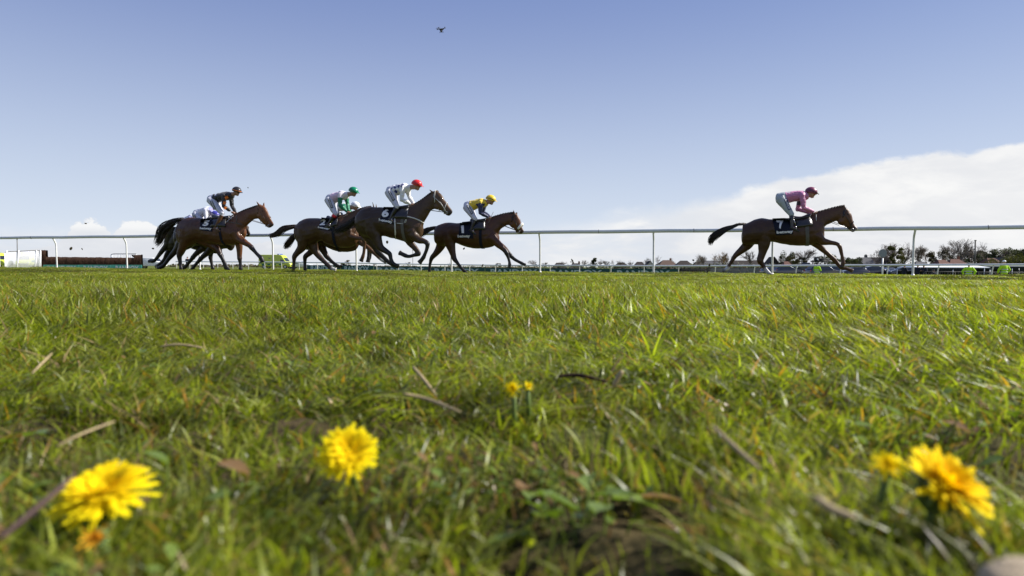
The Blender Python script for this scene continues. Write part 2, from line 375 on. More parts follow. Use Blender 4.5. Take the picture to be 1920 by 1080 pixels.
def scatter(name, patches, pts, rots, scl, idx, label=None):
    col = bpy.data.collections.new(name + '_kit')
    for i, p in enumerate(patches): p.name = '%s_%02d' % (name, i); col.objects.link(p)
    me = bpy.data.meshes.new(name); me.from_pydata(pts.tolist(), [], []); me.update()
    for an, ty, dat, key in (('rot', 'FLOAT_VECTOR', rots, 'vector'), ('scl', 'FLOAT_VECTOR', scl, 'vector'), ('idx', 'INT', idx, 'value')):
        a = me.attributes.new(an, ty, 'POINT'); a.data.foreach_set(key, np.asarray(dat).ravel())
    o = bpy.data.objects.new(name, me); C.objects.link(o)
    ng = bpy.data.node_groups.new(name, 'GeometryNodeTree'); ng.interface.new_socket('Geometry', in_out='INPUT', socket_type='NodeSocketGeometry'); ng.interface.new_socket('Geometry', in_out='OUTPUT', socket_type='NodeSocketGeometry')
    N = ng.nodes.new; L = ng.links.new
    gi = N('NodeGroupInput'); gout = N('NodeGroupOutput'); ci = N('GeometryNodeCollectionInfo'); ci.inputs['Collection'].default_value = col; ci.inputs['Separate Children'].default_value = True; ci.inputs['Reset Children'].default_value = True
    ip = N('GeometryNodeInstanceOnPoints'); ip.inputs['Pick Instance'].default_value = True
    def att(n, ty): x = N('GeometryNodeInputNamedAttribute'); x.data_type = ty; x.inputs[0].default_value = n; return x.outputs[0]
    e = N('FunctionNodeEulerToRotation'); L(att('rot', 'FLOAT_VECTOR'), e.inputs[0])
    L(gi.outputs[0], ip.inputs['Points']); L(ci.outputs[0], ip.inputs['Instance']); L(att('idx', 'INT'), ip.inputs['Instance Index']); L(e.outputs[0], ip.inputs['Rotation']); L(att('scl', 'FLOAT_VECTOR'), ip.inputs['Scale']); L(ip.outputs[0], gout.inputs[0])
    md = o.modifiers.new('scatter', 'NODES'); md.node_group = ng
    tag(o, kind='stuff', label=label); return o
def zone(y0, y1, step, marg):
    P = []
    y = y0
    while y < y1:
        hw = .80 * y + marg; n = int(2 * hw / step) + 1
        for k in range(n): P.append((-hw + k * step + (random.random() - .5) * step, y + (random.random() - .5) * step))
        y += step
    return np.array(P)
def lay(name, kit, P, s0, s1, nl, label, band=0, ramp=None):
    size_var = P[:, 1].max() < 4
    """kit: nl leaning variants first, then upright ones"""
    n = len(P); z = ground(P[:, 0], P[:, 1]); a = P[:, 0] / (np.abs(P[:, 1]) + .25)
    leanp = np.clip(np.where(a > 0, a * 1.5, -a * .8), .08, .9); use = rng.random(n) < leanp
    idx = np.where(use, rng.integers(0, nl, n), rng.integers(nl, len(kit), n)).astype('i')
    if band:
        wob = rail_y(P[:, 0]) - P[:, 1] + .25 * np.sin(P[:, 0] * .8) + .15 * np.sin(P[:, 0] * 2.3 + 1); dk = ((wob > 8.6) & (wob < 12.6)) | ((wob > 1.0) & (wob < 3.2) & (rng.random(n) < .6)); m_ = len(kit) - band; idx = np.where(dk, rng.integers(m_, len(kit), n), np.where(use, idx, rng.integers(nl, m_, n))).astype('i')
    rz = rng.normal(0, .35, n) + np.where(a < 0, np.pi, 0) * (rng.random(n) < .75); rz = np.where(use, rz, rng.random(n) * 6.28)
    tilt = rng.normal(0, .03, (n, 2)); rots = np.stack([tilt[:, 0], tilt[:, 1], rz], -1)
    s = (s0 + (s1 - s0) * rng.random(n)) * (.45 + .55 * sst((P[:, 1] - ramp[0]) / (ramp[1] - ramp[0])) if ramp else 1.); s = s * (1 + (.55 if size_var else 0) * np.array([noise.noise(Vector((x_ * 8.5, y_ * 8.5, 6))) for x_, y_ in P])); scl = np.stack([np.ones(n), np.ones(n), s], -1)
    return scatter(name, kit, np.stack([P[:, 0], P[:, 1], z], -1), rots.astype('f'), scl.astype('f'), idx, label)
if True:
    kitN = [grass_patch('n', .085, 250, .012, .042, .0026, 5, l, d_) for l, d_ in ((.6, .18), (.5, .34), (.3, .36), (.1, .24), (.0, .18))]
    P = zone(.10, 1.25, .062, .45); P = P[np.array([noise.noise(Vector((x * 9, y * 9, 2))) > -.16 + .20 * max(0, 1 - y / .5) or y > .8 for x, y in P])]
    ex = []
    for fx, fy in ((-.197, .330), (-.096, .40), (.196, .312), (.184, .335), (-.176, .290)): ex += [(fx + random.uniform(-.02, .02), fy - random.uniform(.014, .06)) for _ in range(13)]
    P = np.concatenate([P, np.array(ex)])
    lay('short_grass', kitN, P, .5, 1.05, 2, 'short mixed green and straw coloured grass close to the camera')
    kitM = [grass_patch('m', .13, 360, .018, .080, .0042, 4, l, .12) for l in (.7, .5, .15, .0)]
    P = zone(.70, 3.4, .095, 1.1)
    lay('lush_grass', kitM, P, .65, 1.15, 2, 'lush green grass in the middle of the turf', ramp=(.6, 2.2))
    kitF = [grass_patch('f', .45, 2300, .022, .050, .0050, 3, l, .07) for l in (.7, .5, .1, .0)]
    kitF += [grass_patch('f', .45, 2100, .018, .036, .0042, 3, l, .04, .42) for l in (-.3, .0)]
    P = zone(3.2, 10.5, .34, 2.2)
    lay('mown_grass', kitF, P, .7, 1.0, 2, 'mown green grass stretching to the rail', 2)
    kitG = [grass_patch('g', 1.1, 6000, .014, .030, .0075, 2, l, .06) for l in (.9, .7, .2)]
    kitG += [grass_patch('g', 1.1, 6000, .013, .026, .0075, 2, 0, .04, .45)]
    P = zone(10, 33, .85, 4)
    lay('distant_grass', kitG, P, .65, .95, 2, 'distant turf under the galloping horses', 1)
    # broad leaved weeds and clover low in the near turf, and a few tall blades standing above it
    def weed_patch(name, n, size, lw, seed):
        r = random.Random(seed); mb = MB()
        for i in range(n):
            a = r.uniform(0, 6.28); q = size * r.random() ** .6; c = Vector((q * math.cos(a), q * math.sin(a), r.uniform(.004, .020))); yaw = r.uniform(0, 6.28); el_ = r.uniform(-.2, .7); d = Vector((math.cos(yaw) * math.cos(el_), math.sin(yaw) * math.cos(el_), math.sin(el_))); s_ = Vector((-math.sin(yaw), math.cos(yaw), r.uniform(-.3, .3))); ln = lw * r.uniform(.7, 1.7); up = Vector((0, 0, 1))
            rows = [(0, .12, 0), (.3, .42, .03), (.6, .55, .02), (.85, .38, -.04), (1, .06, -.10)]; vs = []
            for t_q, w_q, z_q in rows:
                m_ = c + d * ln * t_q + up * ln * z_q; vs += [m_ - s_ * ln * w_q * .55 + up * ln * .08, m_, m_ + s_ * ln * w_q * .55 + up * ln * .08]
            k = r.random(); col = (.10 + .08 * k, .15 + .10 * k, .018 + .03 * k) if r.random() < .8 else (.22, .13, .05)
            mb.add(vs, [(3 * j + e, 3 * j + e + 1, 3 * j + e + 4, 3 * j + e + 3) for j in range(4) for e in (0, 1)], col); mb.tube([(c.x * .8, c.y * .8, -.004), tuple(c)], [.0008, .0006], 3, tuple(x * .8 for x in col), cap=False)
        o = mb.build(name, M_LEAF, cols=True); C.objects.unlink(o); return o
    M_LEAF = leafmat('broad_leaf', .35, .38, .45, False)
    kitW = [weed_patch('w', 20, .04, .007, 1), weed_patch('w', 9, .04, .011, 2), weed_patch('w', 30, .05, .005, 3), weed_patch('w', 5, .04, .015, 4)]
    P = zone(.12, 1.7, .075, .12); keep = np.array([noise.noise(Vector((x * 4.1 + 9, y * 4.1, 0))) + .25 * math.exp(-y * 2) > .16 for x, y in P]); P = P[keep]; n = len(P)
    scatter('clover_leaves', kitW, np.stack([P[:, 0], P[:, 1], ground(P[:, 0], P[:, 1])], -1), np.stack([np.zeros(n), np.zeros(n), rng.random(n) * 6.28], -1).astype('f'), np.repeat((.7 + .6 * rng.random(n))[:, None], 3, 1).astype('f'), rng.integers(0, 4, n).astype('i'), 'small broad leaves of clover and weeds among the near grass')
    kitT = [grass_patch('t', .03, 5, .050, .095, .0042, 6, l, .06) for l in (.5, .25, .05, .0)]
    P = zone(.75, 5.5, .33, .3); P = P[rng.random(len(P)) < .8]; lay('tall_blades', kitT, P, .6, 1.1, 1, 'single taller blades standing above the turf')
    kitD = [grass_patch('d', .09, 46, .010, .030, .0026, 5, .9, 1.0) for _ in range(3)]
    P = zone(.10, 2.2, .10, .12); keep = np.array([noise.noise(Vector((x * 3.3, y * 3.3, 4))) > .05 for x, y in P]); P = P[keep]; lay('dead_thatch', kitD, P, .5, 1.1, 1, 'dry dead grass lying between the green blades')
# ------------------------------------------------------------------ horses and riders (traced side views given true depth)
CROPS = dict(A=(280, 340, 6.35), B=(380, 340, 6.35), C=(500, 340, 6.35), D=(600, 340, 6.35), E=(660, 330, 6.0), F=(750, 340, 6.35),
             G=(790, 360, 6.75), H=(870, 355, 6.75), I=(1320, 380, 7.714), J=(1440, 340, 9.0), K=(1500, 370, 7.2), L=(1300, 330, 5.4), M=(680, 320, 5.4))
class Frame:
    """a runner's own frame: x forward, y away from the camera, z up, origin on the turf under it"""
    def __init__(s, px, Y, warp=None):
        o = at(px, 500, Y); s.O = Vector((o.x, o.y, 0)); s.s = F_PX / Y; s.warp = warp
        s.M = Matrix.Translation(s.O) @ Matrix.Rotation(HEAD, 4, 'Z'); s.I = s.M.inverted(); s.o = s.I @ CAM
    def px(s, c, x, y):
        a, b, k = CROPS[c]; x, y = a + x / k, b + y / k
        if s.warp: x, y = s.warp(x, y)
        return x, y
    def p(s, c, x, y, lat=0.):
        """point whose picture is crop point (x, y), lat metres towards the camera from the middle plane"""
        X_, Y_ = s.px(c, x, y); d = s.I.to_3x3() @ ray(X_, Y_); t = (-lat - s.o.y) / d.y; return s.o + d * t
def shift(dx, dy, k=1., cx=0, cy=503, tuck=None):
    def f(x, y):
        if tuck and x > tuck[0]: x = tuck[0] + (x - tuck[0]) * tuck[1]; y += tuck[2]
        return cx + (x - cx) * k + dx, cy + (y - cy) * k + dy
    return f

def drape(fr, root, name, mesh2d, corners, crop, m, target, off, lat0=1.2, sub=None, thick=0.0):
    """lay a flat drawing (unit square coords) on the side of target; corners = crop points of (0,0),(1,0),(1,1),(0,1)"""
    v, f = mesh2d; c = [fr.px(crop, *q) for q in corners]; out = []; last = None
    bvh = target
    vals = []
    for a, b in v:
        x = (c[0][0] * (1 - a) + c[1][0] * a) * (1 - b) + (c[3][0] * (1 - a) + c[2][0] * a) * b
        y = (c[0][1] * (1 - a) + c[1][1] * a) * (1 - b) + (c[3][1] * (1 - a) + c[2][1] * a) * b
        d = (fr.I.to_3x3() @ ray(x, y)).normalized(); hit = bvh.ray_cast(fr.o, d)
        vals.append((d, hit[3] if hit[0] is not None else None))
    ds = [h for _, h in vals if h is not None]
    med = float(np.median(ds)) if ds else F_PX / fr.s
    for d, h in vals:
        if h is None or abs(h - med) > .25: h = med
        out.append(fr.o + d * (h - off))
    mb = MB(); mb.add(out, f)
    if thick:
        n = len(out); mb.add([p + Vector((0, thick, 0)) for p in out], [tuple(reversed(q)) for q in f])
    return mb.build(name, m, root, smooth=False)
def grid2d(n, k, hang=0.):
    v = [(i / n, j / k) for j in range(k + 1) for i in range(n + 1)]
    f = [(j * (n + 1) + i, j * (n + 1) + i + 1, (j + 1) * (n + 1) + i + 1, (j + 1) * (n + 1) + i) for j in range(k) for i in range(n)]
    return v, f
TXT = {}
def txt(s, bold=.03):
    if (s, bold) not in TXT: TXT[(s, bold)] = text_verts(s, bold)
    return TXT[(s, bold)]
def bvh_of(*objs):
    vs = []; fs = []
    for o in objs:
        k = len(vs); vs += [v.co.copy() for v in o.data.vertices]; fs += [tuple(i + k for i in p.vertices) for p in o.data.polygons]
    return BVHTree.FromPolygons(vs, fs)

def stations(rows, fr, lat=0., sub=3):
    """rows: (crop, xtop, ytop, xbot, ybot, halfwidth[, lat]) -> loft stations in the runner's frame"""
    raw = []
    for r in rows:
        l = r[6] if len(r) > 6 else lat
        a = fr.p(r[0], r[1], r[2], l); b = fr.p(r[0], r[3], r[4], l); raw.append((*a, *b, r[5]))
    return [((Vector(q[:3]) + Vector(q[3:6])) / 2, (Vector(q[:3]) - Vector(q[3:6])) / 2, Vector((0, float(q[6]), 0))) for q in catmull(raw, sub)]
def limb(rows, fr, latr=.85, sub=4, bulge=True):
    """rows: (crop, x, y, halfwidth in crop px, lat) -> list of (centre, radius)"""
    raw = []
    for r in rows:
        c = fr.p(r[0], r[1], r[2], r[4]); raw.append((*c, r[3] / CROPS[r[0]][2] / fr.s * (fr.warp and 1 or 1)))
    q = catmull(raw, sub); out = []
    for i, a in enumerate(q):
        c = Vector(a[:3]); d = Vector(q[min(i + 1, len(q) - 1)][:3]) - Vector(q[max(i - 1, 0)][:3]); d.y = 0; d.normalize()
        u = Vector((-d.z, 0, d.x)); rr = max(a[3], .012); out.append((c, u * rr, Vector((0, rr * latr, 0))))
    return out

def make_horse(fr, D, coat, points, label, extra):
    root = empty('racehorse', fr.O, HEAD, label=label, cat='horse', group='racehorses galloping along the rail')
    mb = MB(); tags = []          # tags: (centre, radius, colour)
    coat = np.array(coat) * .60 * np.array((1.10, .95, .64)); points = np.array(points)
    torso = stations(D['torso'], fr); neck = stations(D['neck'], fr); head = stations(D['head'], fr)
    # haunch and shoulder fullness
    mb.loft(torso, 20); mb.loft(neck, 16); mb.loft(head, 16)
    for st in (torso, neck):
        for i, (c, u, l) in enumerate(st): f_ = (1.45 if st is neck else .85 + .9 * (i / len(st)) ** 3); tags.append((c, u.length, coat * f_))  # sunlight painted into the coat: neck and chest lightened, quarters darkened
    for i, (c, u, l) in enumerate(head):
        q = i / len(head); col = coat * 2.1 if q < .75 else coat * .35 + points * .65  # head colour lightened to imitate sun on the face
        if q > .82 and D.get('snip'): col = np.array((.42, .40, .38))
        tags.append((c, u.length, col))
        if q < .8: tags.append((c + u * .8, u.length * .35, np.array((.6, .57, .52)) if D.get('blaze') and q > .1 else coat * 1.9))  # blaze where given, else painted sunlight down the face
    mb.ell(fr.p(*D['jaw'], .0), (.13, .085, .12), 12, 8)
    for e in D['ears']:
        b_, t_e, lat = e; a = fr.p(*b_, lat); tp = fr.p(*t_e, lat * 1.3); mid = a * .45 + tp * .55
        dv = (tp - a).normalized(); sd = Vector((dv.z, 0, -dv.x))
        mb.loft([(a - dv * .03, sd * .035, Vector((0, .022, 0))), (a + dv * .02, sd * .036, Vector((0, .026, 0))), (mid, sd * .03, Vector((0, .02, 0))), (tp, sd * .008, Vector((0, .008, 0)))], 8)
        tags.append((a, .03, coat)); tags.append((tp, .03, points))
    for key, lg in D['legs'].items():
        L_ = limb(lg['rows'], fr, lg.get('flat', .80))
        mb.loft(L_, 14); n = len(L_); k0 = lg.get('dark', .5); sk = lg.get('sock')
        for i, (c, u, l) in enumerate(L_):
            q = i / (n - 1); col = coat * (1.5 if key in 'cd' else .95)  # forelegs painted lighter, as if the sun caught them
            if lg.get('pointed', D.get('pointed', True)):
                f = min(1, max(0, (q - k0 + .1) / .2)); col = col * (1 - f) + points * f
            if sk and q > sk: col = np.array((.46, .45, .44))
            if q > .94 and not lg.get('palehoof'): col = np.array((.02, .017, .015))
            tags.append((c, u.length, col))
        # the joints: point of hock, knee cap, fetlock tuft
        for j, rr in lg.get('knobs', ()):
            c, u, l = L_[j * 4]; mb.ell(c, (u.length * rr, u.length * rr * .9, u.length * rr), 10, 6)
        # hoof: a flared wedge beyond the last station
        c, u, l = L_[-1]; pdir = (L_[-1][0] - L_[-3][0]).normalized()
        mb.loft([(c - pdir * .02, u * .95, l), (c + pdir * .035, u * 1.25, l * 1.2), (c + pdir * .055, u * 1.2, l * 1.15)], 12)
        tags.append((c + pdir * .04, .03, np.array((.35, .30, .24)) if lg.get('palehoof') else np.array((.02, .017, .015))))
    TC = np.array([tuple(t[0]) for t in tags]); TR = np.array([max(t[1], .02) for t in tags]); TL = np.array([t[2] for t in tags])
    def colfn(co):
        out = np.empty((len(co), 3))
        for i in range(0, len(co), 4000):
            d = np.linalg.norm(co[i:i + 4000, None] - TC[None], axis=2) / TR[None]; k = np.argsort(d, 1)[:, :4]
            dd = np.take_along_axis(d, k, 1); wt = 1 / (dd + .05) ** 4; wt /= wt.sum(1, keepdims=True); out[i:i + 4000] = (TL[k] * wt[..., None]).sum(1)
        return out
    def relief(co):
        x, z, y = co[:, 0], co[:, 2], co[:, 1]
        # ribs, flank and the muscles of shoulder and quarter
        c0 = torso[len(torso) // 2][0]; lx = x - c0.x
        nz_ = np.array([noise.noise(Vector((a * 3.2, b_ * 4 + 7, c_ * 4.6 - a))) + .5 * noise.noise(Vector((a * 8, b_ * 8, c_ * 10))) for a, b_, c_ in co])
        return (.006 * np.sin(lx * 9 + z * 6) * np.exp(-((z - c0.z) / .35) ** 2) + .013 * nz_) * np.clip((z - c0.z + .62) / .25, .15, 1)
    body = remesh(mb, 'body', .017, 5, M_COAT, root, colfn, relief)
    bv = bvh_of(body)
    # hair: tail of separate locks, mane plaits
    if 'tail' in D:
        core = limb(D['tail'], fr, .8, 5); hb = MB(); dk = np.array(D.get('tailcol', (.012, .010, .009)))
        n = len(core)
        for k in range(260 if D.get('bigtail') else 190):
            a, bb = max(-.95, min(.95, random.gauss(0, .42))), max(-1, min(1, random.gauss(0, .5))); st = random.uniform(0, .35); pts = []; rad = []; en = random.uniform(.72, 1.0); wob = max(-.7, min(.7, random.gauss(0, .35)))
            for i in range(8):
                q = st + (en - st) * i / 7; f = q * (n - 1); i0 = min(int(f), n - 2); fr_ = f - i0
                c = core[i0][0].lerp(core[i0 + 1][0], fr_); u = core[i0][1].lerp(core[i0 + 1][1], fr_)
                sp_ = 1 + .4 * q ** 4 + (.5 * q ** 6)
                pts.append(c + u * (a * sp_ + wob * q * q * .30) + Vector((0, u.length * bb, 0))); rad.append(.009 * (1 - q) + .0025 if q < .93 else .0015)
            col = dk * random.uniform(.6, 1.7) + np.array(coat) * max(0, random.gauss(0, .25)) * D.get('tailmix', .4); col = col * 1.0
            hb.tube(pts, rad, 5, tuple(col))
        hb.tube([c for c, u, l in core[:int(n * .75)]], [u.length * .6 * (1 - .4 * i / n) for i, (c, u, l) in enumerate(core[:int(n * .75)])], 10, tuple(dk + coat * .35))
        hb.build('tail', M_HAIR, root, cols=True)
    mn = MB(); 
    for i, (c, u, l) in enumerate(neck[2:]):
        for rep in range(2):
            q = c + u * (1.0 + .02 * rep) + Vector((rep * .022, 0, 0)); mn.ell(q, (.017, .02, .024), 7, 5, col=tuple(points * .9 if D.get('pointed', True) else coat * .8))
            mn.ell(q + Vector((0, -.03, -.025)), (.016, .012, .03), 7, 5, col=tuple(points if D.get('pointed', True) else coat * .7))
    mn.tube([c + u * .98 for c, u, l in neck[2:]], .016, 6, tuple(coat * .7)); mn.build('mane', M_HAIR, root, cols=True)
    # eyes and nostrils
    hs = head; ie = int(len(hs) * .30); c, u, l = hs[ie]
    for sd in (-1, 1):
        e = MB(); e.ell(c + u * .45 + l * sd * .92, (.022, .012, .018), 8, 6); e.build('eye', M_EYE, root)
    # bridle
    br = MB()
    def ring(st, sc, rad, t0=0, t1=1):
        c, u, l = st; pts = [c + (u * math.cos(a) + l * math.sin(a)) * sc for a in np.linspace(t0 * 2 * math.pi, t1 * 2 * math.pi, 18)]; br.tube(pts, rad, 5)
    inb = int(len(hs) * .62); ring(hs[inb], 1.10, .010); ring(hs[int(len(hs) * .16)], 1.07, .011, -.3, .3)
    c1, u1, l1 = hs[int(len(hs) * .10)]; c2, u2, l2 = hs[int(len(hs) * .76)]
    bit = {}
    for sd in (-1, 1):
        bit[sd] = c2 - u2 * .35 + l2 * sd * 1.1
        br.tube([c1 + u1 * .9 + l1 * sd * .3, c1 + l1 * sd * 1.08 + u1 * .3, hs[int(len(hs) * .45)][0] + hs[int(len(hs) * .45)][2] * sd * 1.1, bit[sd]], .009, 5)
        br.tube([c1 + l1 * sd * 1.05 + u1 * .3, hs[int(len(hs) * .3)][0] - hs[int(len(hs) * .3)][1] * 1.03 + hs[int(len(hs) * .3)][2] * sd * .3], .008, 5)
    br.build('bridle', {'w': M_WEB, 'b': M_LEATHER, 'n': M_BROWN}[D.get('bridle', 'b')], root)
    for sd in (-1, 1):
        rg = MB(); pts = [bit[sd] + Vector((math.cos(a) * .03, 0, math.sin(a) * .03)) for a in np.linspace(0, 6.28, 12)]; rg.tube(pts, .006, 5); rg.build('bit_ring', M_STEEL, root)
    if D.get('sheep'):
        c, u, l = hs[int(len(hs) * .60)]; ax = (u.normalized()).cross(Vector((0, 1, 0)))
        s_ = MB(); pts = [c + (u * math.cos(a) * 1.15 + l * math.sin(a) * 1.25) for a in np.linspace(-1.75, 1.75, 16)]
        s_.tube(pts, [.03 + .014 * math.sin(k / 15 * math.pi) for k in range(16)], 10); s_.build('sheepskin_noseband', M_SHEEP, root)
    # saddle, girths
    ts = torso; isd = D['saddle']      # fractional index of the saddle's middle on the torso
    def tst(q): f = q * (len(ts) - 1); i0 = min(int(f), len(ts) - 2); k = f - i0; return tuple(a.lerp(b_, k) for a, b_ in zip(ts[i0], ts[i0 + 1]))
    sb = MB()
    rows = []
    for k in np.linspace(-1, 1, 9):
        c, u, l = tst(isd + k * .085); h = .05 + .055 * abs(k) ** 1.5 * (1.2 if k < 0 else .9)
        rows.append((c + u * 1.0, u.normalized() * h, l * (.62 - .12 * abs(k))))
    sb.loft(rows, 14); so = sb.build('saddle', M_LEATHER, root)
    for sd in (-1, 1):
        fl = MB(); pts2 = []
        for j in range(6):
            th = (.25 + .85 * j / 5); row = []
            for i in range(5):
                c, u, l = tst(isd + (i - 1.6) * .030 * (1 + .3 * j / 5)); row.append(c + (u * math.cos(th * 1.15) * 1.045 + l * math.sin(th * 1.15) * sd * 1.07))
            pts2.append(row)
        vs = [p for r_ in pts2 for p in r_]; fs = [(j * 5 + i, j * 5 + i + 1, (j + 1) * 5 + i + 1, (j + 1) * 5 + i) for j in range(5) for i in range(4)]
        fl.add(vs, fs); fo = fl.build('saddle_flap', M_LEATHER, root); sm = fo.modifiers.new('t', 'SOLIDIFY'); sm.thickness = .012
    gb = MB()
    for dq, wd in ((.0, .045),):
        st = []
        for k in (-1, -.4, .4, 1):
            c, u, l = tst(isd + .035 + dq); st.append((c + Vector((k * wd, 0, 0)), u * 1.018, l * (1.03)))
        gb.loft(st, 28, cap=False)
    gb.build('girth', {'w': M_DULL, 'b': M_CLOTH}.get(D.get('girth', 'b')), root)
    # number cloth and its printing, both sides carry the cloth
    cc = D['cloth']; crop = cc[0]; q = cc[1]
    if q:
        clo = drape(fr, root, 'number_cloth', grid2d(14, 10), [q[3], q[2], q[1], q[0]], crop, M_CLOTH, bv, .016)
        sol = clo.modifiers.new('t', 'SOLIDIFY'); sol.thickness = .008
        bvc = bvh_of(clo)
        for body_, rect, bold in cc[2]:
            v, f, asp = txt(body_, bold)
            drape(fr, clo, 'lettering', (v, f), rect, crop, M_PRINT, bvc, .016)
        # the roll of cloth along the back
        rb = MB(); pts = [tst(isd - .17 + .05 * k)[0] + tst(isd - .17 + .05 * k)[1] * (1.02 + .02 * (k == 0)) for k in range(6)]
        rb.tube(pts, [.02, .03, .03, .03, .03, .02], 8); ro = rb.build('cloth_roll', M_CLOTH, root)
    if D.get('breast'):
        for m_, rows in D['breast']:
            s_ = MB(); pts = []
            for r_ in rows:
                d = (fr.I.to_3x3() @ ray(*fr.px(r_[0], r_[1], r_[2]))).normalized(); h = bv.ray_cast(fr.o, d); pts.append(h[0] - d * .008 if h[0] is not None else fr.p(*r_[:3], .2))
            s_.tube(pts, rows[0][3] if len(rows[0]) > 3 else .014, 6); s_.build('breastplate_strap', m_, root)
    root['_bit'] = [tuple(bit[-1]), tuple(bit[1])]
    return root, bv, bit, tst

def make_rider(fr, J, colfn_silk, brecol, helm, skin, boots, label, patch, horse_bit, extra=None, whip=None, fingers=True):
    root = empty('jockey', fr.O, HEAD, label=label, cat='person', group='jockeys riding in the race')
    def P_(k, lat): return fr.p(J['c'], *J[k], lat)
    hip = P_('hip', 0); sh = P_('shoulder', 0); hd = P_('head', 0)
    ax = (sh - hip); L_ = ax.length; ax.normalize(); up = Vector((-ax.z, 0, ax.x)); Yv = Vector((0, 1, 0))
    tor = [(-.10, -.02, .07, .08), (-.06, 0, .125, .13), (.06, .0, .145, .165), (.20, .015, .125, .145), (.36, .025, .118, .145), (.48, .02, .115, .165), (.56, .0, .09, .16), (.62, -.01, .05, .10)]
    k = L_ / .50
    def torso(e): return [(hip + ax * a * k + up * b_, up * (h + e), Yv * (w_ + e)) for a, b_, h, w_ in [tuple(float(x) for x in q) for q in catmull(tor, 3)]]
    T0 = torso(-.012)
    body = MB(); body.loft(T0, 16)
    hdir = (hd - sh).normalized(); fwd = Vector((1, 0, -.28)).normalized(); hup = Vector((.28, 0, 1)).normalized(); Rm = Matrix((fwd, Yv, hup)).transposed()
    body.tube([sh + ax * .02, sh.lerp(hd, .5) - hup * .01, hd - hup * .05], [.085, .068, .062], 10)
    body.ell(hd, (.108, .086, .122), 16, 12, Rm); body.ell(hd + fwd * .045 - hup * .075, (.055, .052, .05), 12, 8, Rm)
    body.ell(hd + fwd * .105 - hup * .018, (.020, .013, .024), 8, 6, Rm)          # nose
    body.ell(hd + fwd * .090 - hup * .062, (.014, .024, .010), 8, 6, Rm)          # lips
    body.ell(hd + fwd * .082 - hup * .095, (.020, .022, .018), 8, 6, Rm)          # chin
    for sd in (-1, 1): body.ell(hd + Yv * sd * .078 - hup * .015, (.016, .008, .028), 8, 6, Rm)   # ears
    silk = MB(); silk.loft([(c - up * .012, u * 1.06, l) for c, u, l in torso(.018)[7:]], 16); silk.tube([sh + ax * .0, sh.lerp(hd, .50) - hup * .02], [.10, .082], 12); bre = MB(); bre.loft(torso(.012)[:12], 16)
    tags = []
    hands = []
    for sd, suf in ((1, ''), (-1, '2')):       # sd 1: near side
        g_ = lambda n, lat: P_(n + suf if (n + suf) in J else n, sd * lat)
        s_ = sh + Yv * (-sd) * .16 - ax * .03; e_ = g_('elbow', .20); h_ = g_('hand', .055)
        a1 = [(s_, .060), (s_.lerp(e_, .5), .050), (e_, .042), (e_.lerp(h_, .4), .040), (h_.lerp(e_, .12), .026)]
        body.tube([p for p, r in a1], [r for p, r in a1], 10); silk.tube([s_, s_.lerp(e_, .35), s_.lerp(e_, .75), e_, e_.lerp(h_, .35), e_.lerp(h_, .75), h_.lerp(e_, .10)], [.078, .076, .066, .060, .062, .050, .032], 12)
        silk.ell(s_, (.08, .075, .08), 12, 8); silk.ell(e_, (.062, .06, .062), 10, 8)
        for q in np.linspace(0, 1, 6): tags.append((s_.lerp(e_, q), 'arm', q)); tags.append((e_.lerp(h_, q), 'arm', 1 + q))
        # hand: palm, four fingers closed round the rein, thumb from the side
        d = (h_ - e_).normalized(); nrm = Vector((-d.z, 0, d.x)); palm = h_ + d * .045
        body.loft([(h_ - d * .01, nrm * .020, Yv * .024), (h_ + d * .03, nrm * .040, Yv * .018), (h_ + d * .075, nrm * .042, Yv * .016), (h_ + d * .09, nrm * .034, Yv * .012)], 10)
        for kf, ln in enumerate((.9, 1.0, .95, .78)):
            b0 = h_ + d * .082 + nrm * (.030 - .0205 * kf); inn = Yv * sd
            body.tube([b0, b0 + d * .028 * ln + inn * .008, b0 + d * .030 * ln + inn * .034, b0 + d * .004 + inn * .042, b0 - d * .012 + inn * .026], [.0098, .0095, .009, .0085, .0075], 7)
        b0 = h_ + d * .03 + nrm * .038; body.tube([b0, b0 + d * .028 + nrm * .014 + Yv * sd * .012, b0 + d * .056 + nrm * .006 + Yv * sd * .022], [.012, .0105, .0085], 7)
        hands.append(palm)
        # legs
        hp = hip + Yv * (-sd) * .09 + up * -.0; kn = g_('knee', .215); an = g_('ankle', .265); to = g_('toe', .275)
        body.tube([hp, hp.lerp(kn, .4), hp.lerp(kn, .8), kn, kn.lerp(an, .3), kn.lerp(an, .6), an, an.lerp(to, .5), to], [.095, .085, .062, .055, .056, .045, .036, .034, .026], 12)
        bre.tube([hp - up * .01, hp.lerp(kn, .25), hp.lerp(kn, .55), hp.lerp(kn, .85), kn, kn.lerp(an, .12)], [.135, .130, .105, .082, .073, .062], 14)
        bt = MB(); dk = (an - kn).normalized(); heel = an - (to - an).normalized() * .055 + dk * .035
        bt.tube([kn.lerp(an, .10), kn.lerp(an, .4), kn.lerp(an, .8), an + dk * .01], [.064, .063, .048, .042], 12)
        bt.tube([heel, an.lerp(to, .25) + dk * .025, an.lerp(to, .7) + dk * .012, to + dk * .005, to + (to - an).normalized() * .03], [.034, .043, .038, .033, .022], 12)
        bt.box(tuple(heel + dk * .03), (.05, .05, .03))
        bo = remesh(bt, 'boot', .011, 2, boots[0], root)
        if len(boots) > 1:
            tp = MB(); tp.tube([kn.lerp(an, .08), kn.lerp(an, .30)], [.072, .071], 12); tp.build('boot_top', boots[1], bo)
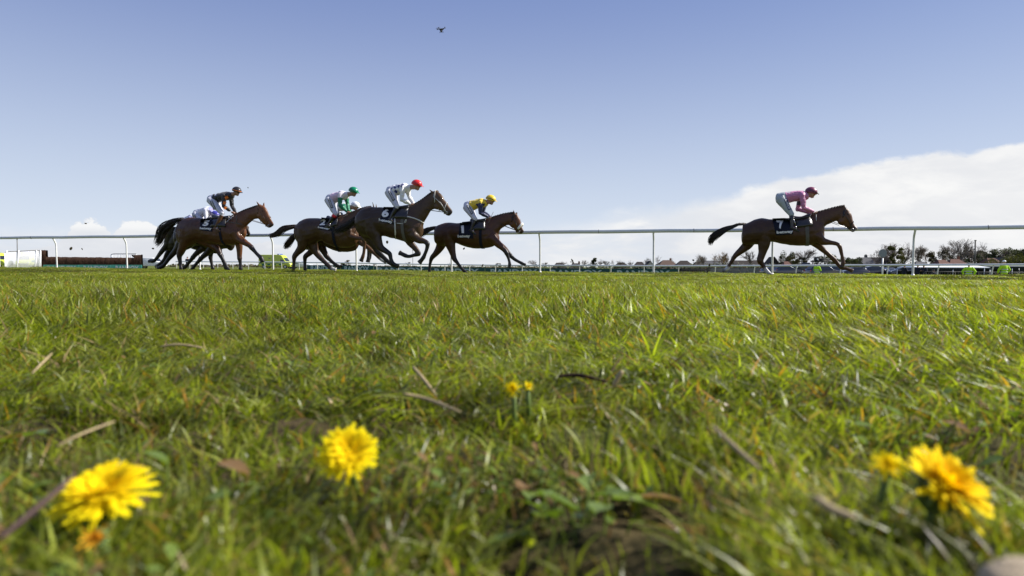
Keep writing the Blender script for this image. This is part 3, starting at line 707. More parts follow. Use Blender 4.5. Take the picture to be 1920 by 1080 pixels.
        # stirrup iron and leather belong to what the foot stands in
        st = MB(); c = an.lerp(to, .6); st.tube([c + Vector((0, math.cos(a) * .055, .03 + math.sin(a) * .065)) for a in np.linspace(0, 6.28, 13)], .007, 5); st.tube([c + Vector((0, 0, .09)), kn + Vector((.02, .03, 0))], .010, 5)
        st.build('stirrup', M_STEEL if sd == 1 else M_STEEL, root)
    for c, u, l in torso(.018): tags.append((c + u * .5, 'torso', 0)); tags.append((c - u * .5, 'torso', 0)); tags.append((c, 'torso', 0))
    TC = np.array([tuple(t[0]) for t in tags]); 
    bo = remesh(body, 'body', .0095, 1, skin, root)
    def cf(co):
        out = np.empty((len(co), 3))
        for i in range(0, len(co), 4000):
            d = np.linalg.norm(co[i:i + 4000, None] - TC[None], axis=2); kk = d.argmin(1)
            for j, q in enumerate(kk):
                p = Vector(co[i + j]); r_ = p - hip; out[i + j] = colfn_silk(tags[q][1], tags[q][2], r_.dot(ax) / k, r_.dot(up), p.y)
        return out
    def crease(co):
        n_ = np.array([noise.noise(Vector((c[0] * 11, c[1] * 9, c[2] * 11 + 3))) for c in co]); m_ = np.array([noise.noise(Vector((c[0] * 26, c[1] * 22, c[2] * 24))) for c in co]); return .014 * n_ + .006 * m_
    so = remesh(silk, 'silks', .012, 3, M_SILK, root, cf, crease)
    br = remesh(bre, 'breeches', .012, 3, M_BRE, root, lambda co: np.tile(np.array(brecol), (len(co), 1)), lambda co: crease(co) * .5)
    # helmet with silk cap and peak
    hm = MB(); hc = hd + hup * .035 - fwd * .008; hm.ell(hc, (.160, .126, .134), 20, 10, Rm, zmin=-.28)
    ho = hm.build('helmet', helm[0], root)
    pk = MB(); pk.loft([(hc + fwd * (.115 + .024 * i) - hup * (-.012 + .008 * i + .0), hup * (.010 - .0012 * i), Yv * (.108 - .012 * i - (.03 if i == 4 else 0))) for i in range(5)], 14); pk.build('peak', helm[1], ho)
    bd = MB(); bd.loft([(hc + hup * z_, fwd * .163, Yv * .129) for z_ in (.0, .022)], 24, cap=False); bd.build('helmet_band', helm[2], ho)
    cs = MB(); cs.tube([hd + Yv * .083 + hup * .02, hd + Yv * .06 - hup * .08 + fwd * .03, hd - hup * .125 + fwd * .055, hd - Yv * .06 - hup * .08 + fwd * .03, hd - Yv * .083 + hup * .02], .007, 5); cs.build('chin_strap', M_LEATHER, root)
    gl = MB(); gl.loft([(hd + fwd * .060 + hup * .012, hup * .028, Yv * .078), (hd + fwd * .098 + hup * .010, hup * .027, Yv * .062), (hd + fwd * .112 + hup * .008, hup * .018, Yv * .045)], 14); gl.build('goggles', M_GLASS, root)
    if patch:
        bvb = bvh_of(br); q = patch
        po = drape(fr, root, 'logo_patch', grid2d(4, 10), [q[3], q[2], q[1], q[0]], J['c'], helm[3] if len(helm) > 3 else M_CLOTH, bvb, .008)
        v, f, a_ = txt('RANDOX', .02)
        # word runs down the thigh: text x along the long side
        i_ = lambda a, b_, t_: (a[0] + (b_[0] - a[0]) * t_, a[1] + (b_[1] - a[1]) * t_)
        tl, tr, brr, bl = q
        lo_, hi_ = .2, .82
        c0 = i_(i_(tl, tr, lo_), i_(bl, brr, lo_), .06); c1 = i_(i_(tl, tr, lo_), i_(bl, brr, lo_), .94)
        c2 = i_(i_(tl, tr, hi_), i_(bl, brr, hi_), .94); c3 = i_(i_(tl, tr, hi_), i_(bl, brr, hi_), .06)
        drape(fr, po, 'lettering', (v, f), [c0, c1, c2, c3], J['c'], M_PRINT, bvh_of(po), .010)
    # reins held in the hands
    for i, sd in enumerate((1, -1)):
        rn = MB(); b_ = horse_bit[-1 if sd == 1 else 1]; h_ = hands[i]; mid = h_.lerp(b_, .5) + Vector((0, 0, -.035)) + Yv * (-sd) * .05
        rn.tube([h_, mid, b_], .008, 5); rn.build('rein', M_BROWN if boots[0] is M_BROWN else M_LEATHER, root)
    if whip:
        wp = MB(); a = P_(whip[0], .16) if isinstance(whip[0], str) else fr.p(J['c'], *whip[0], .13); b_ = fr.p(J['c'], *whip[1], .16); wp.tube([a, a.lerp(b_, .5), b_], [.008, .006, .011], 6); tag(wp.build('whip', whip[2], root))
    if extra: extra(so, fr, bvh_of(so))
    return root
# ---- tracings: torso/neck/head rows are (crop, top x, top y, bottom x, bottom y, half width m); legs (crop, x, y, half width px, lateral m)
NAVY = (.012, .016, .07)
H7 = dict(
 torso=[('L', 500, 490, 492, 540, .06), ('I', 570, 318, 540, 500, .13), ('I', 640, 287, 562, 610, .21), ('I', 760, 237, 700, 610, .26), ('I', 860, 224, 860, 600, .27), ('I', 980, 240, 965, 567, .26),
        ('L', 870, 440, 868, 684, .27), ('L', 980, 440, 980, 700, .29), ('L', 1080, 430, 1090, 707, .29), ('L', 1170, 412, 1190, 703, .26), ('L', 1250, 425, 1262, 680, .21), ('L', 1300, 455, 1305, 650, .16), ('L', 1328, 515, 1332, 605, .08)],
 neck=[('L', 1150, 400, 1290, 620, .16), ('L', 1235, 370, 1338, 512, .12), ('L', 1300, 352, 1378, 484, .085), ('L', 1400, 324, 1436, 458, .07), ('L', 1480, 306, 1480, 458, .07), ('L', 1520, 302, 1515, 480, .07)],
 head=[('K', 570, 140, 520, 290, .06), ('K', 620, 142, 545, 345, .08), ('K', 665, 175, 575, 372, .09), ('K', 695, 232, 610, 392, .085), ('K', 715, 305, 640, 418, .065), ('K', 742, 368, 665, 448, .052), ('K', 775, 405, 690, 468, .052), ('K', 784, 432, 722, 474, .035)],
 jaw=('K', 575, 320), ears=[(('K', 600, 155), ('K', 591, 85), .04), (('K', 552, 138), ('K', 545, 104), -.05)],
 legs=dict(
  a=dict(rows=[('I', 660, 420, 100, -.08), ('I', 660, 520, 105, -.09), ('I', 625, 610, 78, -.10), ('I', 540, 690, 54, -.11), ('I', 452, 768, 38, -.12), ('I', 400, 850, 28, -.12), ('I', 358, 915, 26, -.12), ('I', 332, 955, 30, -.12), ('I', 296, 985, 26, -.12)], knobs=((4, 1.0), (7, 1.0)), sock=.80, dark=.4),
  b=dict(rows=[('I', 860, 400, 110, .09), ('I', 868, 520, 100, .10), ('I', 862, 620, 80, .10), ('I', 842, 730, 56, .11), ('I', 812, 835, 48, .12), ('I', 850, 900, 33, .12), ('I', 882, 955, 30, .12), ('I', 925, 1005, 30, .12), ('I', 955, 1035, 26, .12)], knobs=((4, 1.02), (7, 1.0)), sock=.74, dark=.4),
  c=dict(rows=[('K', 230, 500, 70, .12), ('K', 300, 590, 52, .13), ('K', 400, 610, 36, .13), ('K', 490, 628, 29, .13), ('K', 535, 662, 28, .13), ('K', 556, 740, 24, .13), ('K', 575, 825, 23, .13), ('K', 582, 885, 28, .13), ('K', 570, 925, 24, .13)], knobs=((4, 1.15), (7, 1.0)), pointed=False),
  d=dict(rows=[('K', 170, 590, 60, -.10), ('K', 250, 650, 50, -.11), ('K', 320, 715, 37, -.12), ('K', 400, 785, 30, -.12), ('K', 455, 835, 32, -.12), ('K', 510, 900, 26, -.12), ('K', 560, 948, 27, -.12), ('K', 630, 962, 24, -.12), ('K', 690, 985, 24, -.12)], knobs=((4, 1.1), (6, 1.1)), pointed=False, palehoof=True)),
 tail=[('I', 610, 305, 18, 0), ('I', 500, 312, 17, 0), ('I', 415, 350, 24, 0), ('I', 320, 380, 38, 0), ('I', 215, 440, 52, 0), ('I', 140, 500, 50, 0), ('I', 98, 560, 36, 0), ('I', 85, 620, 20, 0)], tailmix=1.2, pointed=False, snip=True, saddle=.68,
 cloth=('L', [(800, 432), (985, 425), (1010, 590), (838, 600)], [('7', [(872, 535), (905, 535), (915, 448), (838, 448)], .05), ('betway', [(845, 593), (1010, 583), (1008, 545), (843, 556)], .04)]), girth='w', bridle='b')
H1 = dict(
 torso=[('G', 180, 450, 165, 500, .06), ('G', 195, 435, 166, 560, .13), ('G', 235, 410, 182, 650, .21), ('G', 320, 388, 262, 690, .26), ('G', 400, 388, 392, 650, .27), ('M', 930, 528, 930, 724, .27),
        ('M', 1020, 530, 1020, 765, .29), ('M', 1110, 520, 1110, 785, .29), ('M', 1200, 506, 1190, 790, .28), ('M', 1260, 512, 1270, 782, .24), ('M', 1315, 540, 1325, 765, .18), ('M', 1352, 590, 1365, 728, .12), ('M', 1376, 645, 1385, 692, .05)],
 neck=[('M', 1215, 492, 1370, 660, .16), ('M', 1290, 478, 1398, 598, .12), ('M', 1340, 460, 1425, 572, .09), ('M', 1420, 437, 1460, 553, .07), ('M', 1490, 426, 1500, 552, .065), ('M', 1520, 424, 1530, 575, .065)],
 head=[('H', 615, 308, 560, 440, .06), ('H', 650, 305, 590, 465, .08), ('H', 685, 330, 615, 490, .088), ('H', 708, 375, 640, 510, .083), ('H', 725, 430, 658, 535, .065), ('H', 742, 480, 675, 553, .052), ('H', 760, 520, 695, 565, .05), ('H', 764, 538, 725, 568, .032)],
 jaw=('H', 625, 440), ears=[(('H', 637, 305), ('H', 619, 250), .04), (('H', 665, 305), ('H', 676, 290), -.05)],
 legs=dict(
  a=dict(rows=[('G', 275, 500, 95, -.08), ('G', 265, 590, 90, -.09), ('G', 240, 690, 62, -.10), ('G', 185, 775, 40, -.11), ('G', 132, 835, 31, -.12), ('G', 112, 900, 21, -.12), ('G', 104, 960, 20, -.12), ('G', 100, 1010, 23, -.12), ('G', 94, 1045, 22, -.12)], knobs=((4, 1.0), (7, 1.0)), dark=.45),
  b=dict(rows=[('G', 340, 500, 95, .09), ('G', 350, 600, 85, .10), ('G', 375, 700, 56, .10), ('G', 402, 790, 40, .11), ('G', 418, 845, 34, .12), ('G', 462, 905, 22, .12), ('G', 510, 965, 20, .12), ('G', 558, 1015, 23, .12), ('G', 590, 1040, 20, .12)], knobs=((4, 1.0), (7, 1.0)), dark=.45),
  c=dict(rows=[('H', 330, 600, 65, .12), ('H', 400, 665, 48, .13), ('H', 455, 715, 40, .13), ('H', 510, 765, 32, .13), ('H', 540, 810, 28, .13), ('H', 560, 865, 20, .13), ('H', 574, 915, 19, .13), ('H', 578, 950, 22, .13), ('H', 575, 972, 20, .13)], knobs=((4, 1.1), (7, 1.1)), dark=.35),
  d=dict(rows=[('H', 380, 640, 50, -.10), ('H', 440, 690, 42, -.11), ('H', 510, 745, 32, -.12), ('H', 560, 800, 28, -.12), ('H', 590, 840, 27, -.12), ('H', 640, 885, 22, -.12), ('H', 690, 915, 20, -.12), ('H', 730, 935, 21, -.12), ('H', 762, 950, 17, -.12)], knobs=((4, 1.1), (7, 1.1)), dark=.35)),
 tail=[('G', 215, 445, 14, 0), ('G', 150, 455, 22, 0), ('G', 90, 475, 30, 0), ('G', 20, 510, 36, 0), ('M', 640, 610, 34, 0), ('M', 600, 640, 26, 0), ('M', 560, 675, 16, 0)], saddle=.66, sheep=True,
 cloth=('M', [(985, 530), (1105, 522), (1120, 688), (966, 678)], [('1', [(1002, 632), (1026, 632), (1024, 552), (996, 556)], .06), ('betway', [(962, 685), (1088, 683), (1088, 645), (962, 650)], .04)]), girth='b', bridle='b')
H6 = dict(
 torso=[('E', 50, 460, 38, 500, .06), ('E', 70, 425, 40, 560, .14), ('E', 115, 375, 70, 640, .22), ('E', 190, 346, 155, 690, .27), ('E', 280, 350, 250, 715, .28), ('E', 350, 355, 340, 676, .27), ('E', 430, 365, 430, 694, .29),
        ('E', 520, 365, 520, 718, .29), ('E', 600, 352, 610, 742, .28), ('E', 680, 370, 680, 745, .24), ('E', 735, 420, 735, 725, .18), ('E', 775, 475, 780, 680, .12), ('E', 800, 540, 798, 625, .05)],
 neck=[('F', 40, 285, 265, 590, .17), ('F', 150, 275, 290, 490, .13), ('F', 220, 240, 328, 412, .10), ('F', 290, 192, 368, 350, .08), ('F', 345, 150, 410, 332, .07), ('F', 385, 128, 440, 335, .068)],
 head=[('F', 385, 120, 385, 280, .06), ('F', 425, 112, 430, 325, .08), ('F', 475, 138, 470, 348, .09), ('F', 512, 180, 500, 360, .083), ('F', 548, 240, 520, 375, .066), ('F', 585, 295, 545, 398, .054), ('F', 620, 340, 565, 410, .05), ('F', 628, 360, 592, 412, .035)],
 jaw=('F', 450, 290), ears=[(('F', 385, 130), ('F', 340, 92), .045), (('F', 430, 118), ('F', 467, 120), -.05)],
 legs=dict(
  a=dict(rows=[('E', 150, 480, 100, -.08), ('E', 170, 610, 95, -.09), ('E', 215, 710, 70, -.10), ('E', 260, 790, 48, -.11), ('E', 295, 855, 36, -.12), ('E', 355, 915, 27, -.12), ('E', 420, 975, 24, -.12), ('E', 465, 1003, 22, -.12), ('E', 505, 1018, 20, -.12)], knobs=((4, 1.0), (7, 1.0)), dark=.4),
  b=dict(rows=[('E', 210, 480, 110, .09), ('E', 240, 610, 95, .10), ('E', 280, 710, 62, .10), ('E', 320, 800, 42, .11), ('E', 385, 848, 32, .12), ('E', 425, 880, 27, .12), ('E', 438, 935, 23, .12), ('E', 462, 985, 24, .12), ('E', 510, 1008, 19, .12)], knobs=((5, 1.05), (7, 1.0)), dark=.4),
  c=dict(rows=[('F', 130, 590, 70, .12), ('F', 170, 660, 52, .13), ('F', 230, 700, 42, .13), ('F', 290, 715, 31, .13), ('F', 327, 745, 29, .13), ('F', 318, 810, 23, .13), ('F', 297, 865, 22, .13), ('F', 280, 905, 25, .13), ('F', 242, 955, 27, .13)], knobs=((4, 1.1), (7, 1.1)), dark=.4),
  d=dict(rows=[('E', 620, 650, 60, -.10), ('E', 645, 735, 46, -.11), ('E', 690, 790, 36, -.12), ('E', 732, 840, 30, -.12), ('E', 748, 875, 27, -.12), ('E', 690, 893, 21, -.12), ('E', 640, 905, 21, -.12), ('E', 600, 895, 24, -.12), ('E', 548, 870, 25, -.12)], knobs=((4, 1.1), (7, 1.1)), dark=.4)),
 tail=[('D', 450, 425, 18, 0), ('D', 415, 455, 26, 0), ('D', 360, 500, 34, 0), ('D', 290, 545, 40, 0), ('D', 220, 575, 34, 0), ('D', 150, 600, 20, 0)], saddle=.64,
 breast=[(M_WEB, [('E', 575, 440, .018), ('E', 620, 455), ('E', 700, 475), ('E', 760, 500), ('E', 808, 530)]), (M_WEB, [('E', 482, 480, .022), ('E', 484, 560), ('E', 488, 640), ('E', 493, 705)]), (M_WEB, [('E', 635, 345, .009), ('E', 620, 430), ('E', 600, 500), ('E', 585, 530), ('E', 605, 520), ('E', 622, 460)]), (M_WEB, [('E', 505, 532, .011), ('E', 575, 536)])],
 cloth=('E', [(355, 350), (480, 352), (470, 545), (305, 515)], [('6', [(330, 462), (405, 462), (425, 368), (345, 368)], .05), ('betway', [(300, 515), (455, 540), (457, 500), (303, 475)], .04)]), girth='w', bridle='w')
H2 = dict(
 torso=[('C', 350, 530, 338, 580, .06), ('C', 365, 510, 340, 640, .14), ('C', 405, 476, 370, 720, .21), ('C', 470, 443, 430, 765, .27), ('C', 550, 436, 545, 750, .28), ('C', 640, 440, 640, 700, .27), ('C', 720, 450, 720, 746, .29), ('C', 800, 450, 800, 777, .29),
        ('D', 235, 405, 250, 790, .28), ('D', 310, 415, 320, 790, .25), ('D', 370, 450, 390, 775, .19), ('D', 410, 500, 430, 740, .13), ('D', 445, 560, 450, 680, .06)],
 neck=[('D', 260, 400, 400, 640, .16), ('D', 350, 372, 470, 520, .12), ('D', 420, 350, 500, 470, .09), ('D', 480, 325, 540, 430, .07), ('D', 550, 305, 590, 410, .065), ('D', 600, 300, 620, 420, .065)],
 head=[('D', 610, 300, 590, 400, .06), ('D', 640, 305, 610, 430, .08), ('D', 680, 330, 630, 460, .085), ('D', 705, 370, 650, 480, .08), ('D', 725, 420, 668, 500, .062), ('D', 745, 465, 685, 515, .05), ('D', 762, 495, 705, 530, .045), ('D', 766, 508, 730, 535, .03)],
 jaw=('D', 620, 400), ears=[(('D', 645, 320), ('D', 624, 246), .04), (('D', 672, 322), ('D', 666, 262), -.04)],
 legs=dict(
  a=dict(rows=[('C', 440, 560, 95, .09), ('C', 435, 680, 85, .10), ('C', 418, 780, 60, .10), ('C', 368, 845, 40, .11), ('C', 332, 895, 33, .12), ('C', 325, 955, 22, .12), ('C', 320, 1010, 21, .12), ('C', 318, 1045, 24, .12), ('C', 316, 1065, 20, .12)], knobs=((4, 1.0), (7, 1.0)), dark=.6),
  b=dict(rows=[('C', 500, 560, 95, -.08), ('C', 525, 690, 80, -.09), ('C', 560, 790, 58, -.10), ('C', 598, 860, 40, -.11), ('C', 640, 910, 34, -.12), ('C', 690, 960, 26, -.12), ('C', 735, 1005, 26, -.12), ('C', 770, 1035, 26, -.12), ('C', 808, 1050, 20, -.12)], knobs=((4, 1.0), (7, 1.0)), dark=.55, palehoof=True, sock=.90),
  c=dict(rows=[('D', 320, 560, 70, .12), ('D', 350, 635, 46, .13), ('D', 400, 662, 32, .13), ('D', 470, 675, 27, .13), ('D', 522, 698, 27, .13), ('D', 527, 780, 21, .13), ('D', 521, 850, 19, .13), ('D', 510, 895, 22, .13), ('D', 495, 935, 24, .13)], knobs=((4, 1.1), (7, 1.1)), pointed=False),
  d=dict(rows=[('D', 400, 650, 50, -.10), ('D', 450, 705, 40, -.11), ('D', 510, 750, 30, -.12), ('D', 565, 785, 26, -.12), ('D', 610, 825, 27, -.12), ('D', 665, 875, 20, -.12), ('D', 705, 912, 20, -.12), ('D', 742, 940, 20, -.12), ('D', 770, 958, 17, -.12)], knobs=((4, 1.1), (7, 1.1)), pointed=False, sock=.80)),
 tail=[('C', 360, 530, 16, 0), ('C', 280, 545, 26, 0), ('C', 200, 565, 36, 0), ('C', 140, 615, 34, 0), ('C', 75, 645, 24, 0), ('C', 20, 640, 12, 0)], tailcol=(.03, .018, .012), tailmix=1.3, pointed=True, saddle=.60,
 cloth=('C', [(655, 430), (790, 440), (790, 590), (612, 572)], [('2', [(628, 522), (690, 522), (712, 452), (645, 452)], .05), ('betway', [(610, 562), (752, 588), (755, 556), (612, 532)], .04)]), girth='b', bridle='n')
H5 = dict(
 torso=[('A', 350, 500, 337, 560, .07), ('A', 372, 468, 337, 660, .14), ('A', 425, 440, 360, 740, .21), ('A', 510, 428, 455, 785, .26), ('A', 590, 435, 575, 720, .27), ('B', 15, 450, 15, 720, .27), ('B', 90, 440, 90, 742, .29), ('B', 180, 435, 195, 758, .29),
        ('B', 270, 435, 285, 762, .28), ('B', 360, 448, 370, 758, .24), ('B', 430, 465, 430, 735, .19), ('B', 480, 510, 480, 705, .12), ('B', 512, 570, 508, 645, .05)],
 neck=[('B', 340, 402, 505, 625, .16), ('B', 430, 370, 518, 540, .12), ('B', 485, 345, 550, 508, .09), ('B', 550, 320, 605, 460, .075), ('B', 610, 300, 645, 448, .068), ('B', 645, 290, 675, 450, .067)],
 head=[('B', 650, 290, 640, 410, .06), ('B', 690, 283, 665, 445, .08), ('B', 742, 305, 698, 480, .088), ('B', 772, 355, 728, 503, .083), ('B', 795, 410, 750, 525, .066), ('B', 822, 460, 768, 545, .054), ('B', 845, 500, 788, 555, .05), ('B', 848, 520, 812, 553, .033)],
 jaw=('B', 690, 410), ears=[(('B', 678, 295), ('B', 638, 236), .045), (('B', 727, 292), ('B', 730, 248), -.05)],
 legs=dict(
  a=dict(rows=[('A', 430, 560, 90, .09), ('A', 425, 660, 82, .10), ('A', 408, 750, 62, .10), ('A', 375, 825, 45, .11), ('A', 355, 880, 33, .12), ('A', 362, 945, 23, .12), ('A', 370, 1000, 20, .12), ('A', 376, 1035, 24, .12), ('A', 380, 1055, 20, .12)], knobs=((4, 1.0), (7, 1.0)), dark=.45),
  b=dict(rows=[('A', 560, 600, 95, -.08), ('A', 640, 690, 75, -.09), ('B', 90, 745, 50, -.10), ('B', 165, 800, 40, -.11), ('B', 205, 865, 31, -.12), ('B', 240, 930, 22, -.12), ('B', 268, 985, 21, -.12), ('B', 288, 1025, 23, -.12), ('B', 302, 1045, 20, -.12)], knobs=((4, 1.0), (7, 1.0)), dark=.45),
  c=dict(rows=[('B', 380, 600, 70, .12), ('B', 420, 670, 50, .13), ('B', 490, 720, 42, .13), ('B', 550, 758, 31, .13), ('B', 582, 788, 29, .13), ('B', 625, 840, 22, .13), ('B', 662, 880, 22, .13), ('B', 695, 912, 26, .13), ('B', 708, 942, 26, .13)], knobs=((4, 1.1), (7, 1.1)), dark=.42),
  d=dict(rows=[('B', 400, 660, 55, -.10), ('B', 430, 750, 44, -.11), ('B', 438, 820, 37, -.12), ('B', 438, 880, 31, -.12), ('B', 440, 915, 29, -.12), ('B', 448, 970, 20, -.12), ('B', 452, 1010, 20, -.12), ('B', 452, 1038, 24, -.12), ('B', 454, 1056, 20, -.12)], knobs=((4, 1.1), (7, 1.1)), dark=.45)),
 tail=[('A', 420, 455, 24, 0), ('A', 330, 465, 30, 0), ('A', 240, 505, 48, 0), ('A', 165, 570, 58, 0), ('A', 135, 650, 50, 0), ('A', 110, 715, 40, 0), ('A', 75, 765, 26, 0)], bigtail=True, saddle=.63,
 breast=[(M_DULL, [('B', 290, 480, .012), ('B', 360, 495), ('B', 420, 500), ('B', 470, 515)]), (M_DULL, [('B', 405, 400, .012), ('B', 408, 450), ('B', 400, 495)]), (M_STEEL, [('B', 198, 560, .009), ('B', 275, 490), ('B', 368, 408)])],
 cloth=('B', [(-25, 445), (150, 442), (110, 600), (-38, 580)], [('5', [(-5, 530), (55, 535), (88, 465), (18, 462)], .05), ('betway', [(-35, 577), (105, 585), (107, 548), (-33, 543)], .04)]), girth='b', bridle='n')
import copy
def variant(base, legs, tail=None, **k):
    d = copy.copy(base); d['legs'] = legs; d['cloth'] = ('A', None, [])
    d.pop('breast', None); d.pop('tail', None)
    if tail: d['tail'] = tail
    d.update(k); return d
def unwarp(w, rows):          # leg and tail tracings of the half hidden horses are in true picture points
    return rows
HP = variant(H5, dict(
  a=dict(rows=[('A', 270, 540, 95, .09), ('A', 260, 640, 80, .10), ('A', 235, 720, 58, .10), ('A', 195, 780, 40, .11), ('A', 155, 825, 32, .12), ('A', 110, 885, 24, .12), ('A', 75, 930, 22, .12), ('A', 45, 950, 24, .12), ('A', 5, 952, 18, .12)], knobs=((4, 1.0), (7, 1.0))),
  b=dict(rows=[('A', 290, 640, 80, -.08), ('A', 275, 740, 62, -.09), ('A', 245, 820, 45, -.10), ('A', 212, 880, 38, -.11), ('A', 190, 930, 34, -.12), ('A', 150, 970, 27, -.12), ('A', 120, 990, 25, -.12), ('A', 105, 1010, 25, -.12), ('A', 120, 1030, 22, -.12)], knobs=((4, 1.0), (7, 1.0))),
  c=dict(rows=[('B', 100, 660, 60, .10), ('B', 110, 740, 42, .10), ('B', 108, 810, 32, .10), ('B', 96, 870, 28, .10), ('B', 93, 905, 25, .10), ('B', 103, 960, 20, .10), ('B', 113, 1005, 19, .10), ('B', 120, 1035, 22, .10), ('B', 124, 1052, 18, .10)], knobs=((4, 1.1), (7, 1.1)), dark=.75),
  d=dict(rows=[('B', 130, 700, 50, -.10), ('B', 170, 760, 42, -.10), ('B', 190, 800, 36, -.10), ('B', 205, 850, 30, -.10), ('B', 222, 890, 27, -.10), ('B', 245, 950, 20, -.10), ('B', 262, 1000, 20, -.10), ('B', 275, 1030, 22, -.10), ('B', 285, 1048, 18, -.10)], knobs=((4, 1.1), (7, 1.1)))))
HQ = variant(H5, dict(
  a=dict(rows=[('A', 420, 600, 90, .09), ('A', 400, 700, 75, .10), ('A', 350, 780, 55, .10), ('A', 310, 830, 40, .11), ('A', 275, 870, 34, .12), ('A', 225, 930, 26, .12), ('A', 185, 985, 24, .12), ('A', 150, 1015, 25, .12), ('A', 115, 1032, 22, .12)], knobs=((4, 1.0), (7, 1.0))),
  b=dict(rows=[('A', 440, 600, 90, -.08), ('A', 425, 700, 75, -.09), ('A', 400, 790, 50, -.10), ('A', 385, 840, 38, -.11), ('A', 362, 890, 30, -.12), ('A', 368, 950, 22, -.12), ('A', 376, 1000, 20, -.12), ('A', 382, 1030, 22, -.12), ('A', 388, 1050, 20, -.12)], knobs=((4, 1.0), (7, 1.0))),
  c=dict(rows=[('A', 800, 690, 60, .11), ('A', 745, 790, 48, .12), ('A', 690, 850, 38, .12), ('A', 640, 895, 30, .12), ('A', 610, 925, 27, .12), ('A', 570, 970, 21, .12), ('A', 540, 1005, 20, .12), ('A', 522, 1030, 22, .12), ('A', 510, 1042, 18, .12)], knobs=((4, 1.1), (7, 1.1)), dark=.3),
  d=dict(rows=[('A', 760, 680, 60, -.10), ('A', 670, 770, 46, -.11), ('A', 600, 825, 38, -.12), ('A', 550, 870, 31, -.12), ('A', 520, 905, 28, -.12), ('A', 478, 960, 22, -.12), ('A', 445, 1000, 20, -.12), ('A', 422, 1022, 22, -.12), ('A', 400, 1030, 18, -.12)], knobs=((4, 1.1), (7, 1.1)), dark=.3)))
HX = variant(H2, dict(
  a=dict(rows=[('C', 520, 600, 85, .09), ('C', 560, 700, 72, .10), ('C', 560, 790, 52, .10), ('C', 515, 850, 37, .11), ('C', 462, 895, 31, .12), ('C', 455, 955, 22, .12), ('C', 455, 1010, 20, .12), ('C', 457, 1045, 23, .12), ('C', 459, 1065, 20, .12)], knobs=((4, 1.0), (7, 1.0))),
  b=dict(rows=[('C', 590, 600, 85, -.08), ('C', 630, 710, 65, -.09), ('C', 660, 790, 50, -.10), ('C', 690, 850, 38, -.11), ('C', 715, 895, 32, -.12), ('C', 765, 945, 23, -.12), ('C', 805, 980, 22, -.12), ('C', 838, 1005, 24, -.12), ('C', 870, 1015, 18, -.12)], knobs=((4, 1.0), (7, 1.0))),
  c=dict(rows=[('D', 440, 600, 60, .12), ('D', 500, 650, 42, .12), ('D', 545, 690, 34, .12), ('D', 570, 735, 28, .12), ('D', 578, 770, 26, .12), ('D', 580, 830, 20, .12), ('D', 578, 880, 19, .12), ('D', 576, 915, 21, .12), ('D', 572, 945, 24, .12)], knobs=((4, 1.1), (7, 1.1)), dark=.3),
  d=dict(rows=[('D', 420, 680, 50, -.10), ('D', 470, 720, 40, -.10), ('D', 520, 745, 32, -.10), ('D', 560, 760, 27, -.10), ('D', 590, 775, 25, -.10), ('D', 600, 830, 20, -.10), ('D', 598, 880, 19, -.10), ('D', 590, 910, 21, -.10), ('D', 582, 930, 20, -.10)], knobs=((4, 1.1), (7, 1.1)), dark=.3)),
  tail=[('C', 370, 615, 18, 0), ('C', 325, 655, 26, 0), ('C', 285, 700, 34, 0), ('C', 245, 755, 34, 0), ('C', 215, 810, 18, 0)])

class Half(Frame):
    """frame of a half hidden horse: its trunk is the shifted trunk of the neighbour, its legs are traced as they stand"""
    def px(s, c, x, y):
        a, b, k = CROPS[c]; x, y = a + x / k, b + y / k
        return s.warp(x, y) if (s.warp and s.on) else (x, y)
def half(px, Y, warp): f = Half(px, Y, warp); f.on = True; return f
_limb = limb
def limb(rows, fr, *a, **k):
    if isinstance(fr, Half): fr.on = False; r = _limb(rows, fr, *a, **k); fr.on = True; return r
    return _limb(rows, fr, *a, **k)

PINK = lin(186, 116, 152); LILAC = lin(205, 180, 200); GREENS = (.0, .16, .075); YEL = (.72, .52, .03)
def silk7(part, q, a, b_, y): return PINK if not (part == 'arm' and .35 < q < .8 and y > .05) else (.03, .02, .05)
def silk1(part, q, a, b_, y): return YEL if part == 'torso' else (NAVY if q > .12 else YEL)
def silk6(part, q, a, b_, y):
    if (part == 'arm' and q > .15) or a > .55: return (.72, .72, .72)
    p = (a + b_) / .12; r = (a - b_) / .12; return (.012, .015, .13) if (math.floor(p) + math.floor(r)) % 2 else (.74, .74, .76)
def silk2(part, q, a, b_, y): return GREENS if part == 'arm' and q > .3 else ((.68, .62, .66) if a > .40 else LILAC)
def silk5(part, q, a, b_, y):
    if part == 'arm':
        f = q % .38; 
    return (.010, .010, .012)
def silkX(part, q, a, b_, y): return GREENS if part == 'arm' else (.7, .7, .7)
def silkP(part, q, a, b_, y): return (.72, .72, .76) if (math.floor((a + b_) / .12) % 4) else (.26, .27, .44)
def silkQ(part, q, a, b_, y): return (.20, .21, .42) if (part == 'torso' and a > .56) or (part == 'arm' and .4 < q < .6 and False) else (.72, .72, .78)
def capm(n, c): return mat('cap_' + n, c, .35, .5, var=.08, bump=.3, bscale=20)
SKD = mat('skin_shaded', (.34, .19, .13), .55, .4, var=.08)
RED_TOP = mat('red_boot_top', (.55, .02, .03), .4, .5)
GREENP = mat('patch_black', (.008, .014, .014), .6, .2); BLUEP = mat('patch_blue', (.01, .03, .10), .6, .2)
LB, WB = (.36, .40, .42), (.52, .53, .60)

